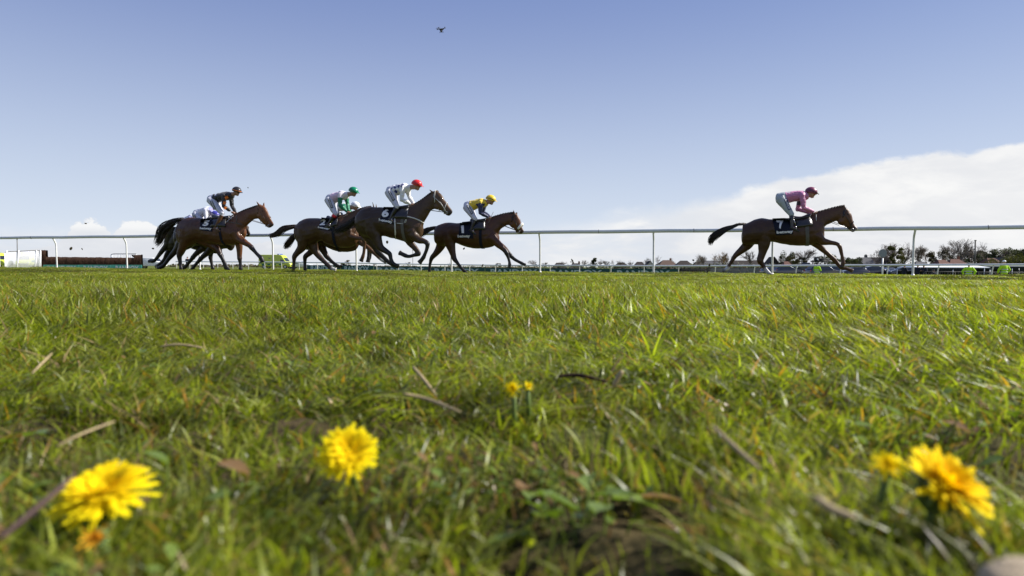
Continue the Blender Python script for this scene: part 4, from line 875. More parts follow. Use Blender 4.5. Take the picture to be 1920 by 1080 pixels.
runners = []
def go_pair(fr, D, coat, pts, hl, J, silk, brec, helm, boots, rl, patch, whip=None, extra=None):
    h, bv, bit, tst = make_horse(fr, D, coat, pts, hl, None)
    if '_bit' in h: del h['_bit']
    r = make_rider(fr, J, silk, brec, helm, SKD, boots, rl, patch, bit, extra, whip)
    runners.append((h, r)); return h, r
f7 = Frame(1470, 18.8)
go_pair(f7, H7, (.072, .034, .017), (.02, .012, .01), 'dark chestnut racehorse number 7 leading the field alone on the right', dict(c='J', hip=(205, 285), shoulder=(590, 245), head=(728, 200), elbow=(600, 440), hand=(790, 525), elbow2=(500, 470), hand2=(770, 548), knee=(395, 560), ankle=(405, 770), toe=(520, 840)),
        silk7, LB, (capm('pink', lin(118, 52, 80)), capm('pink_dark', (.10, .03, .05)), capm('plum', (.05, .01, .03)), BLUEP), (M_LEATHER,), 'jockey in pink silks and pink cap crouching on the leading horse', [(268, 300), (325, 290), (398, 470), (340, 485)], whip=((812, 560), (820, 850), M_WEB))
f1 = Frame(880, 21.0)
go_pair(f1, H1, (.075, .032, .016), (.012, .010, .010), 'bay racehorse number 1 with a white sheepskin noseband behind the leader', dict(c='H', hip=(45, 215), shoulder=(245, 172), head=(338, 140), elbow=(205, 295), hand=(320, 358), elbow2=(245, 290), hand2=(345, 362), knee=(140, 378), ankle=(92, 510), toe=(145, 568)),
        silk1, WB, (capm('yellow', (.75, .52, .03)), capm('yellow', (.75, .52, .03)), capm('black_band', (.02, .02, .02)), GREENP), (M_LEATHER,), 'jockey in yellow silks with navy sleeves and a yellow cap', [(30, 205), (62, 195), (118, 300), (92, 320)], whip=((372, 285), (262, 525), M_DULL))
f6 = Frame(735, 19.4)
go_pair(f6, H6, (.060, .037, .024), (.012, .010, .009), 'dark bay racehorse number 6 in mid leap with white breast straps', dict(c='E', hip=(432, 175), shoulder=(605, 135), head=(728, 108), elbow=(560, 265), hand=(665, 318), elbow2=(645, 235), hand2=(700, 322), knee=(505, 345), ankle=(432, 480), toe=(475, 525)),
        silk6, WB, (capm('red', (.62, .02, .02)), capm('red', (.62, .02, .02)), capm('red_dark', (.30, .01, .01)), GREENP), (M_LEATHER,), 'jockey in white silks with blue diamonds and a red cap', [(405, 175), (430, 165), (484, 265), (458, 285)])
f2 = Frame(620, 21.3)
go_pair(f2, H2, (.078, .042, .023), (.03, .018, .014), 'brown racehorse number 2 with a chestnut tail following number 6', dict(c='D', hip=(118, 212), shoulder=(285, 165), head=(398, 130), elbow=(235, 285), hand=(330, 362), elbow2=(330, 275), hand2=(345, 368), knee=(185, 388), ankle=(95, 512), toe=(148, 556)),
        silk2, WB, (capm('green', (.0, .20, .09)), capm('green', (.0, .20, .09)), capm('green_dark', (.0, .10, .05)), GREENP), (M_LEATHER, RED_TOP), 'jockey in lilac silks with green sleeves and a green cap', [(90, 208), (118, 205), (158, 312), (130, 322)], whip=((330, 395), (160, 490), M_DULL))
fX = half(625, 22.9, shift(4, 7, .97, 600))
go_pair(fX, HX, (.055, .022, .012), (.012, .010, .009), 'darker racehorse half hidden behind number 2 with a hanging black tail', dict(c='D', hip=(150, 235), shoulder=(300, 240), head=(408, 232), elbow=(335, 310), hand=(360, 360), elbow2=(345, 300), hand2=(365, 365), knee=(215, 400), ankle=(150, 510), toe=(200, 550)),
        silkX, WB, (capm('white', (.75, .75, .75)), capm('white', (.75, .75, .75)), capm('white_band', (.55, .55, .55)), GREENP), (M_LEATHER,), 'jockey in a white cap half hidden behind the green capped jockey', None)
f5 = Frame(395, 22.6)
def stars5(root, fr, bvs):
    for i, (x, y, r_) in enumerate(((285, 195, 30), (262, 258, 28), (268, 318, 26))):
        v = [(.5 + .5 * (1, .5)[k % 2] * math.cos(k * math.pi / 6 + .3 * i), .5 + .5 * (1, .5)[k % 2] * math.sin(k * math.pi / 6 + .3 * i)) for k in range(12)] + [(.5, .5)]
        drape(fr, root, 'star', (v, [(k, (k + 1) % 12, 12) for k in range(12)]), [(x - r_, y + r_), (x + r_, y + r_), (x + r_, y - r_), (x - r_, y - r_)], 'B', mat('orange_silk', (.80, .20, .015), .45), bvs, .02)
go_pair(f5, H5, (.105, .045, .022), (.014, .011, .011), 'bay racehorse number 5 with a flowing black tail at the front of the last group', dict(c='B', hip=(112, 215), shoulder=(305, 172), head=(405, 125), elbow=(250, 295), hand=(340, 362), elbow2=(350, 300), hand2=(395, 372), knee=(235, 385), ankle=(148, 555), toe=(205, 588)),
        silk5, WB, (capm('black', (.02, .018, .018)), capm('black', (.02, .018, .018)), capm('orange', (.75, .20, .02)), GREENP), (M_BROWN,), 'jockey in black silks with orange stars on the sleeves', [(85, 240), (115, 228), (158, 325), (130, 345)], extra=stars5)
fQ = half(380, 24.0, shift(-9, 4, .93, 395, tuck=(440, .6, 8)))
go_pair(fQ, HQ, (.022, .015, .012), (.010, .009, .009), 'near black racehorse between number 5 and the rearmost horse', dict(c='A', hip=(618, 312), shoulder=(775, 268), head=(850, 335), elbow=(740, 400), hand=(850, 415), knee=(700, 430), ankle=(650, 560), toe=(700, 590)),
        silkQ, WB, (capm('blue', (.05, .05, .3)), capm('blue', (.05, .05, .3)), capm('white_band', (.55, .55, .55)), GREENP), (M_LEATHER,), 'jockey with white and blue silks just behind the black and orange jockey', [(565, 335), (590, 325), (622, 395), (598, 415)])
fP = half(360, 25.1, shift(-28, 6, .88, 395, tuck=(435, .6, 6)))
go_pair(fP, HP, (.013, .011, .012), (.009, .008, .008), 'black racehorse at the very back with its hind hoof kicked out', dict(c='A', hip=(548, 378), shoulder=(700, 310), head=(790, 360), elbow=(680, 410), hand=(790, 420), knee=(640, 450), ankle=(590, 560), toe=(640, 590)),
        silkP, WB, (capm('blue', (.05, .05, .3)), capm('blue', (.05, .05, .3)), capm('white_band', (.55, .55, .55)), GREENP), (M_LEATHER,), 'jockey of the rearmost horse leaning low in pale breeches', [(508, 375), (530, 370), (538, 420), (515, 422)])
# ------------------------------------------------------------------ running rails
def rail_pt(px, top=1.33):
    s_ = 43.7 + (69.7 - 43.7) * px / 1900; Y_ = F_PX / s_; return Vector(((px - 960) / s_, Y_, top))
nr = empty('running_rail', (0, 0, 0), label='white plastic running rail on curved posts right behind the horses', cat='rail')
pA, pB = rail_pt(-420), rail_pt(2500); dR = (pB - pA).normalized(); nR = Vector((-dR.y, dR.x, 0))     # nR points away from the camera
if nR.y < 0: nR = -nR
rb = MB()
n_ = 60; prof = [(0.066 * math.cos(a), 0.063 * math.sin(a)) for a in np.linspace(0, 2 * math.pi, 14, endpoint=False)]
vs = []; 
for i in range(n_ + 1):
    p = pA.lerp(pB, i / n_) + Vector((0, 0, -.065 + .006 * math.sin(i * 1.9)))
    for a, b_ in prof: vs.append(p + nR * a * .75 + Vector((0, 0, b_)))
fs = [(i * 14 + k, i * 14 + (k + 1) % 14, (i + 1) * 14 + (k + 1) % 14, (i + 1) * 14 + k) for i in range(n_) for k in range(14)]
rb.add(vs, fs); rb.build('top_rail', M_RAIL, nr)
for i in range(9):                                       # the joint sleeves
    px = [380, 700, 1122, 1300, 1560, 60, 1850, -200, 2100][i]; p = rail_pt(px); sb = MB()
    sb.tube([p + Vector((0, 0, -.065)) - dR * .004, p + Vector((0, 0, -.065)) + dR * .004], .0665, 14); sb.build('joint', M_DULL, nr)
pxs = [-290, -150, -8, 100, 232, 369, 507, 664, 843, 1010, 1224, 1448, 1714, 1995, 2290]
for px in pxs:
    p = rail_pt(px); zb = gz(p.x, p.y + .17) - .05; mb = MB(); r = .030
    pts = [Vector((p.x, p.y, p.z - .09)), Vector((p.x, p.y, p.z - .13)) + nR * .015, Vector((p.x, p.y, p.z - .20)) + nR * .06, Vector((p.x, p.y, p.z - .30)) + nR * .115, Vector((p.x, p.y, p.z - .42)) + nR * .14, Vector((p.x, p.y, p.z - .8)) + nR * .15, Vector((p.x, p.y, zb)) + nR * .17]
    q = catmull([tuple(a) for a in pts], 4); mb.tube([Vector(a) for a in q], r, 10); mb.tube([Vector(q[-1]) + Vector((0, 0, .02)), Vector(q[-1]) + Vector((0, 0, .12))], .045, 10)
    mb.build('post', M_POST, nr)
# the far rail beyond the dip
FR = [(330, 489.6, 17.8), (400, 490.0, 18.7), (500, 490.6, 19.9), (640, 492.0, 21.6), (740, 493.8, 22.8), (860, 495.6, 24.2), (960, 496.8, 25.4), (1100, 497.2, 27.2), (1200, 497.8, 28.4), (1400, 497.6, 31), (1600, 496.6, 33.4), (1760, 495.8, 35.6), (1920, 495.2, 37.6), (2150, 494.0, 40.5), (2400, 493, 43.5)]
frp = [Vector(q) for q in catmull([tuple(at(a, b_ + .8, F_PX / s_)) for a, b_, s_ in FR], 6)]
fr_o = empty('far_rail', (0, 0, 0), label='thin white rail on short posts across the far side of the dip', cat='rail')
mb = MB(); mb.tube(frp, .052, 10); mb.build('top_rail', M_RAIL, fr_o)
acc = 0; k_ = 0
for i in range(len(frp) - 1):
    L_ = (frp[i + 1] - frp[i]).length
    while acc < L_:
        p = frp[i].lerp(frp[i + 1], acc / L_); acc += 2.35; k_ += 1
        mb = MB(); zb = gz(p.x, p.y + .15) - .05; mb.tube([p, p + Vector((0, .05, -.12)), p + Vector((0, .13, -.35)), Vector((p.x, p.y + .15, zb))], .030, 8); mb.build('post', M_POST, fr_o)
    acc -= L_

# ------------------------------------------------------------------ advertising boards
def board(px0, px1, y0, y1, s0, s1, height, label, m, word, period_px=None, cap=.55, lmat=None, thick=.05, name='advertising_board', gap=1.4):
    """one run of boards from picture column px0 to px1"""
    a = at(px0, y0, F_PX / s0); b_ = at(px1, y1, F_PX / s1); d = (b_ - a); L_ = Vector((d.x, d.y, 0)).length; d.z = 0; dd = d.normalized(); nn = Vector((-dd.y, dd.x, 0));
    root = empty(name, (a.x, a.y, a.z - height), math.atan2(dd.y, dd.x), label=label, cat='board', group='sponsor boards')
    mb = MB(); mb.box((L_ / 2, .0, height / 2), (L_, thick, height)); mb.build('panel', m, root, smooth=False)
    v, f, asp = txt(word, .03); per = period_px; nrep = max(1, int(L_ / per)); wl = per - gap
    for i in range(nrep):
        x0 = gap / 2 + i * per; mb = MB(); z0 = height - .13 - cap
        mb.add([(x0 + p[0] * wl, -thick / 2 - .006, z0 + p[1] * cap) for p in v], f); mb.build('lettering', lmat or M_LETTER, root, smooth=False)
    for i in range(int(L_ / 2.4) + 1):
        pb = MB(); pb.box((min(i * 2.4 + .1, L_ - .05), thick / 2 + .035, height / 2 - .15), (.05, .05, height + .2)); pb.build('stake', M_BLACKP, root, smooth=False)
    return root
bs = [(701, 805, 499.4, 500.9, 16.3, 17.7), (806, 909, 500.9, 501.9, 17.7, 18.9), (910, 1020, 502.0, 503.0, 18.9, 20.2), (1021, 1143, 503.0, 503.6, 20.2, 21.7), (1144, 1272, 503.6, 504.2, 21.7, 23.3)]
place = ['behind the legs of number 6', 'under number 1', 'just ahead of number 1', 'on the left of the tall rail post', 'last on the right before the houses']
for (a, b_, y0, y1, s0, s1), w_ in zip(bs, place):
    L_ = (at(a, y0, F_PX / s0) - at(b_, y1, F_PX / s1)).length
    board(a, b_, y0, y1, s0, s1, .95, 'dark teal sponsor board, ' + w_, M_TEAL, 'RANDOX', L_ - .02)
for a, b_, y0, y1, s0, s1, w_ in ((576, 638, 497.0, 497.6, 11.2, 11.4, 'between the hind legs of number 2'), (639, 700, 497.6, 498.6, 11.4, 11.6, 'under the belly of number 2')):
    L_ = (at(a, y0, 100) - at(b_, y1, 100)).length
    L_ = (at(a, y0, F_PX / s0) - at(b_, y1, F_PX / s1)).length
    board(a, b_, y0, y1, s0, s1, 1.3, 'distant dark teal sponsor board ' + w_, M_TEAL, 'RANDOX', L_ - .02, cap=.75)

# ------------------------------------------------------------------ brush fence on the left
Yf = 98.0; aF = at(84, 481.5, Yf); bF = at(266, 483.0, Yf * 1.02)
root = empty('brush_fence', (aF.x, aF.y, gz(aF.x, aF.y)), math.atan2(bF.y - aF.y, bF.x - aF.x), label='brown birch brush steeplechase fence with raised ends on the left', cat='fence')
LF = (bF - aF).length; hF = aF.z - gz(aF.x, aF.y)
def brush(x0, x1, h0, h1, name):
    mb = MB(); n = max(3, int((x1 - x0) / .12))
    vs = []; fs = []
    for i in range(n + 1):
        x = x0 + (x1 - x0) * i / n; h = h0 + (h1 - h0) * i / n + random.uniform(-.035, .035)
        vs += [(x, -.45, -.5), (x, -.25 + random.uniform(-.03, .03), h * .6), (x, -.12, h), (x, .35, h - .02), (x, .5, -.5)]
    for i in range(n):
        for k in range(4): fs.append((i * 5 + k, i * 5 + k + 1, (i + 1) * 5 + k + 1, (i + 1) * 5 + k))
    mb.add(vs, fs)
    for i in range(int((x1 - x0) * 34)):                    # loose twigs along the top and face
        x = random.uniform(x0, x1); h = h0 + (h1 - h0) * (x - x0) / (x1 - x0); z = random.uniform(.3, 1) * h
        mb.tube([(x, -.3, z - .35), (x + random.uniform(-.08, .08), -.32, z + .06)], [.014, .004], 3)
    return mb.build(name, M_BIRCH, root)
brush(-.4, LF, hF, hF - .05, 'birch_hedge'); brush(-.9, .25, hF + .95, hF + .95, 'raised_end'); brush(LF - 1.0, LF, hF + .35, hF + .40, 'raised_end')
def wing(pxs_, Yw, label, lean=0):
    p0 = at(pxs_[0][0], pxs_[0][1], Yw[0]); r_ = empty('fence_wing', (p0.x, p0.y, gz(p0.x, p0.y)), label=label, cat='fence', group='white wing rails of the brush fence')
    tops = [at(x, y, Yw[0] + (Yw[1] - Yw[0]) * i / (len(pxs_) - 1)) - r_.location for i, (x, y) in enumerate(pxs_)]
    q = [Vector(a) for a in catmull([tuple(t_) for t_ in tops], 6)]
    mb = MB(); mb.tube(q, .05, 6); mb.build('top_bar', M_DULL, r_)
    sl = MB(); L_ = sum((q[i + 1] - q[i]).length for i in range(len(q) - 1)); d = 0; ii = 0; n = int(L_ / .30)
    for k in range(n + 1):
        t = k / n * (len(q) - 1); i0 = min(int(t), len(q) - 2); p = q[i0].lerp(q[i0 + 1], t - i0)
        o = MB(); o.tube([p + Vector((0, -.03, .0)), Vector((p.x + lean * .5, p.y - .05, -.45))], .038, 4); o.build('slat', M_WHITE, r_)
    return r_, q
wr, wq = wing([(9, 474), (14, 472.3), (38, 470.9), (58, 470), (77, 469.7)], (84, 97), 'white slatted wing rail left of the brush fence')
for px in (13, 35, 68.5, 76):
    p = at(px, 469.5, 84 + 13 * px / 80) - wr.location; mb = MB(); mb.tube([p, Vector((p.x - .3, p.y, -.5))], .085, 8); mb.build('post', M_WHITE, wr)
wing([(208, 478.5), (212, 476.2), (230, 476), (256, 476)], (104, 101), 'white slatted wing rail behind the right end of the brush fence')
for a, b_, w_ in ((81, 148, 'left'), (149, 208, 'middle'), (209, 266, 'right')):
    L_ = (at(a, 500, 95) - at(b_, 500, 95)).length
    board(a, b_, 496.3, 496.9, 13.45, 13.4, .95, 'pale green and white sponsor board, %s one under the brush fence' % w_, M_AQUA, 'RANDOX', L_ - .02, cap=.72, lmat=M_PRINT, gap=1.1)

# ------------------------------------------------------------------ vehicles
def wheel(root, x, y, r, w_=.22):
    wo_ = MB(); wo_.tube([(x, y - w_ / 2, r), (x, y + w_ / 2, r)], r, 20); o = wo_.build('wheel', M_TYRE, root); sharp(o)
    ri = MB(); ri.tube([(x, y - w_ / 2 - .012, r), (x, y + w_ / 2 + .012, r)], r * .62, 16); sharp(ri.build('rim', M_RIM, o))
def extr(prof, w_, tuck=.0, z_tuck=1e9):
    """profile in x,z extruded across y, narrowing above z_tuck"""
    mb = MB(); n = len(prof); vs = []
    for sd in (-1, 1):
        for x, z in prof: vs.append((x, sd * (w_ / 2 - (tuck if z > z_tuck else 0)), z))
    fs = [tuple(range(n)), tuple(range(2 * n - 1, n - 1, -1))] + [(i, i + n, (i + 1) % n + n, (i + 1) % n) for i in range(n)]
    mb.add(vs, fs); return mb
def bev(o, w_=.05): m_ = o.modifiers.new('b', 'BEVEL'); m_.width = w_; m_.segments = 3; m_.limit_method = 'ANGLE'; m_.angle_limit = R(25); return o
def car(px, ybase, Y_, rz, paint, label, kind='hatch'):
    p = at(px, 500, Y_); r_ = empty('parked_car', (p.x, p.y, gz(p.x, p.y)), rz, label=label, cat='car', group='vehicles parked beyond the far rail')
    prof = [(-2.15, .35), (-2.15, .85), (-2.0, 1.0), (-1.65, 1.38), (-1.2, 1.47), (.15, 1.45), (1.0, 1.0), (1.95, .85), (2.15, .6), (2.15, .32)]
    if kind == 'suv': prof = [(x, z * 1.15) for x, z in prof]
    bev(extr(prof, 1.75, .16, 1.1).build('body', paint, r_), .07)
    k = 1.15 if kind == 'suv' else 1.
    for sd in (-1, 1):
        mb = MB(); y = sd * .80; mb.add([(-1.7, y * 1.04, 1.0 * k), (.75, y * 1.04, 1.0 * k), (.12, y * .90, 1.37 * k), (-1.25, y * .90, 1.39 * k)], [(0, 1, 2, 3) if sd < 0 else (3, 2, 1, 0)]); mb.build('window', M_GLASS, r_, smooth=False)
        mb = MB(); mb.ell((2.08, sd * .62, .72 * k), (.10, .17, .09), 10, 6); mb.build('headlight', M_LAMP, r_)
        mb = MB(); mb.ell((-2.12, sd * .70, .88 * k), (.06, .12, .12), 10, 6); mb.build('tail_light', M_REDL, r_)
        for x in (-1.35, 1.35): wheel(r_, x, sd * .80, .32)
    mb = MB(); mb.add([(.98, -.66, 1.035 * k), (.98, .66, 1.035 * k), (.22, .60, 1.42 * k), (.22, -.60, 1.42 * k)], [(0, 1, 2, 3)]); mb.build('windscreen', M_GLASS, r_, smooth=False)
    mb = MB(); mb.add([(-2.02, .6, 1.06 * k), (-2.02, -.6, 1.06 * k), (-1.70, -.56, 1.36 * k), (-1.70, .56, 1.36 * k)], [(0, 1, 2, 3)]); mb.build('rear_window', M_GLASS, r_, smooth=False)
    mb = MB(); mb.box((2.17, 0, .45), (.03, 1.2, .16)); mb.build('grille', M_BLACKP, r_)
    return r_
def van(px, Y_, rz, label, livery=None, L_=6.2, H_=2.6, paint=None, name='van', cat='van'):
    p = at(px, 500, Y_); r_ = empty(name, (p.x, p.y, gz(p.x, p.y)), rz, label=label, cat=cat, group='vehicles parked beyond the far rail')
    h = L_ / 2; prof = [(-h, .4), (-h, H_), (h - 2.2, H_), (h - 1.75, H_ - .15), (h - .95, 1.35), (h - .15, 1.05), (h, .8), (h, .38)]
    bev(extr(prof, 2.0, .06, 1.6).build('body', paint or M_WHITE, r_), .08)
    if livery:
        for sd in (-1, 1):
            for i in range(9):
                for j in range(2):
                    x = -h + .12 + i * .56; z = .62 + j * .34
                    if x + .56 > h - .9: continue
                    mb = MB(); mb.box((x + .28, sd * 1.008, z + .17), (.555, .012, .335)); mb.build('livery_check', M_GRN if (i + j) % 2 else M_YEL, r_, smooth=False)
        lb = MB(); lb.box((h - 2.5, 0, H_ + .08), (.35, 1.5, .16)); lb.build('light_bar', mat('blue_lens', (.02, .05, .5), .2, .6), r_)
    for sd in (-1, 1):
        mb = MB(); mb.add([(h - 1.95, sd * 1.01, 1.32), (h - 1.15, sd * 1.01, 1.32), (h - 1.72, sd * .955, 2.1), (h - 1.95, sd * .955, 2.15)], [(0, 1, 2, 3) if sd < 0 else (3, 2, 1, 0)]); mb.build('window', M_GLASS, r_, smooth=False)
        if livery: mb = MB(); mb.box((-.9, sd * .955, 1.95), (.5, .02, .3)); mb.build('side_window', M_GLASS, r_, smooth=False)
        mb = MB(); mb.ell((h - .08, sd * .72, .88), (.1, .18, .13), 10, 6); mb.build('headlight', M_LAMP, r_)
        for x in (-h + 1.1, h - 1.0): wheel(r_, x, sd * .9, .36)
    a = (h - .98, 1.40); b_ = (h - 1.72, 2.35)
    mb = MB(); mb.add([(a[0] + .02, -.82, a[1]), (a[0] + .02, .82, a[1]), (b_[0] + .03, .78, b_[1]), (b_[0] + .03, -.78, b_[1])], [(0, 1, 2, 3)]); mb.build('windscreen', M_GLASS, r_, smooth=False)
    mb = MB(); mb.box((h + .02, 0, .62), (.04, 1.5, .2)); mb.build('bumper', M_BLACKP, r_)
    return r_
van(519, 128, R(-8), 'yellow and green chequered ambulance facing right behind the far rail', True, 6.3, 2.6, M_YEL, 'ambulance', 'ambulance')
van(-14, 118, R(-6), 'yellow and green ambulance cut off by the left edge of the picture', True, 6.3, 2.6, M_YEL, 'ambulance', 'ambulance')
van(48, 118, R(-62), 'yellow ambulance seen through the slats of the left wing rail', True, 5.8, 2.6, M_YEL, 'ambulance', 'ambulance')
# white pickup at the end of the brush fence
p = at(283, 500, 108); r_ = empty('pickup_truck', (p.x, p.y, gz(p.x, p.y) - .02), R(2), label='white box bodied truck at the right end of the brush fence', cat='truck', group='vehicles parked beyond the far rail')
bev(extr([(-2.1, .45), (-2.1, 1.75), (.6, 1.75), (.95, 1.62), (1.35, 1.15), (2.1, 1.0), (2.15, .45)], 1.8, .08, 1.2).build('body', M_WHITE, r_), .06)
for sd in (-1, 1):
    mb = MB(); mb.add([(.2, sd * .93, 1.15), (1.15, sd * .93, 1.15), (.82, sd * .86, 1.55), (.2, sd * .86, 1.55)], [(0, 1, 2, 3) if sd < 0 else (3, 2, 1, 0)]); mb.build('window', M_GLASS, r_, smooth=False)
    mb = MB(); mb.box((-1.6, sd * .905, 1.35), (.4, .02, .25)); mb.build('window', M_GLASS, r_, smooth=False)
    for x in (-1.3, 1.4): wheel(r_, x, sd * .82, .36)
mb = MB(); mb.add([(1.0, -.7, 1.62), (1.0, .7, 1.62), (1.34, .76, 1.2), (1.34, -.76, 1.2)], [(3, 2, 1, 0)]); mb.build('windscreen', M_GLASS, r_, smooth=False)

P_DK = mat('car_paint_dark', (.015, .02, .035), .25, .6, coat=.8); P_BK = mat('car_paint_black', (.01, .01, .012), .2, .6, coat=.8)
P_SV = mat('car_paint_silver', (.40, .42, .45), .3, .6, metal=.5, coat=.8); P_WH = mat('car_paint_white', (.70, .71, .72), .3, .6, coat=.8); P_BL = mat('car_paint_blue', (.02, .05, .12), .25, .6, coat=.8)
for px, Y_, rz, pt, lb, kd in (
    (1452, 112, 8, P_DK, 'dark blue hatchback half hidden by the middle rail post', 'hatch'), (1489, 118, -6, P_SV, 'silver grey car between the rail post and the white minibus', 'suv'),
    (1477, 108, 4, P_DK, 'dark car nearest the minibus on its left', 'suv'),
    (1572, 112, 2, P_BL, 'dark blue car under the legs of the leading horse', 'suv'), (1598, 104, 180, P_BK, 'black car beside the front hoof of the leading horse', 'hatch'),
    (1629, 122, 250, P_WH, 'white car facing away left of the marker pole', 'hatch'), (1644, 112, 5, P_BK, 'black car behind the white bonnet by the marker pole', 'suv'),
    (1668, 112, -80, P_SV, 'silver car facing the rail just right of the marker pole', 'hatch'), (1692, 110, 178, P_DK, 'dark car between the silver car and the tall rail post', 'suv'),
    (564, 132, 0, P_WH, 'white car parked in front of the ambulance', 'hatch')):
    car(px, 0, Y_, R(rz), pt, lb, kd)
van(1508, 128, R(-97), 'pale grey minibus seen from the front under the leading horse', None, 5.0, 1.95, P_SV, 'minibus', 'minibus')
# chevron-backed maintenance vehicle
p = at(1521, 500, 112); r_ = empty('maintenance_truck', (p.x, p.y, gz(p.x, p.y)), R(-4), label='truck with yellow and red chevron back beside the minibus', cat='truck', group='vehicles parked beyond the far rail')
mb = MB(); mb.box((0, 1.9, 1.05), (1.7, 3.8, 1.5)); bev(mb.build('body', M_BLACKP, r_), .05)
for i in range(8):
    for sd in (-1, 1):
        mb = MB(); x = sd * .02; z = .42 + i * .19; mb.add([(x, -.02, z + .12), (x + sd * .72, -.02, z - .08), (x + sd * .72, -.02, z + .015), (x, -.02, z + .215)], [(0, 1, 2, 3) if sd > 0 else (3, 2, 1, 0)]); mb.build('chevron', mat('chevron_yellow', (.75, .48, .02), .4) if i % 2 else mat('chevron_red', (.5, .06, .02), .4), r_, smooth=False)
for sd in (-1, 1):
    for y in (.7, 3.0): 
        mb = MB(); mb.tube([(sd * .62, y, .33), (sd * .84, y, .33)], .33, 16); mb.build('wheel', M_TYRE, r_)
# camera tracking car: roof rig with camera
r_ = car(1545, 0, 84, R(6), P_BK, 'black tracking car with a camera rig on its roof behind the leading horse', 'suv'); r_.name = 'camera_car'
rg = MB()
for x in (-1.2, .1):
    for sd in (-.6, .6): rg.tube([(x, sd, 1.62), (x, sd, 2.15)], .035, 6)
for sd in (-.6, .6): rg.tube([(-1.4, sd, 2.15), (.5, sd, 2.15)], .04, 6)
rg.box((-.5, 0, 2.22), (1.9, 1.3, .06)); rg.tube([(-1.3, 0, 2.25), (1.0, 0, 2.55)], .05, 6); rg.tube([(.2, -.3, 2.3), (1.3, -.3, 2.05)], .04, 6); rg.build('camera_rig', M_BLACKP, r_)
cm = MB(); cm.box((-.95, 0, 2.50), (.55, .35, .4)); cm.ell((-.6, 0, 2.5), (.22, .16, .16), 10, 8); cm.box((-.3, .1, 2.38), (.3, .5, .25)); bev(cm.build('camera', M_BLACKP, r_), .02)
ln = MB(); ln.ell((-.98, -.22, 2.42), (.11, .06, .09), 10, 6); ln.build('lens', M_LAMP, r_)

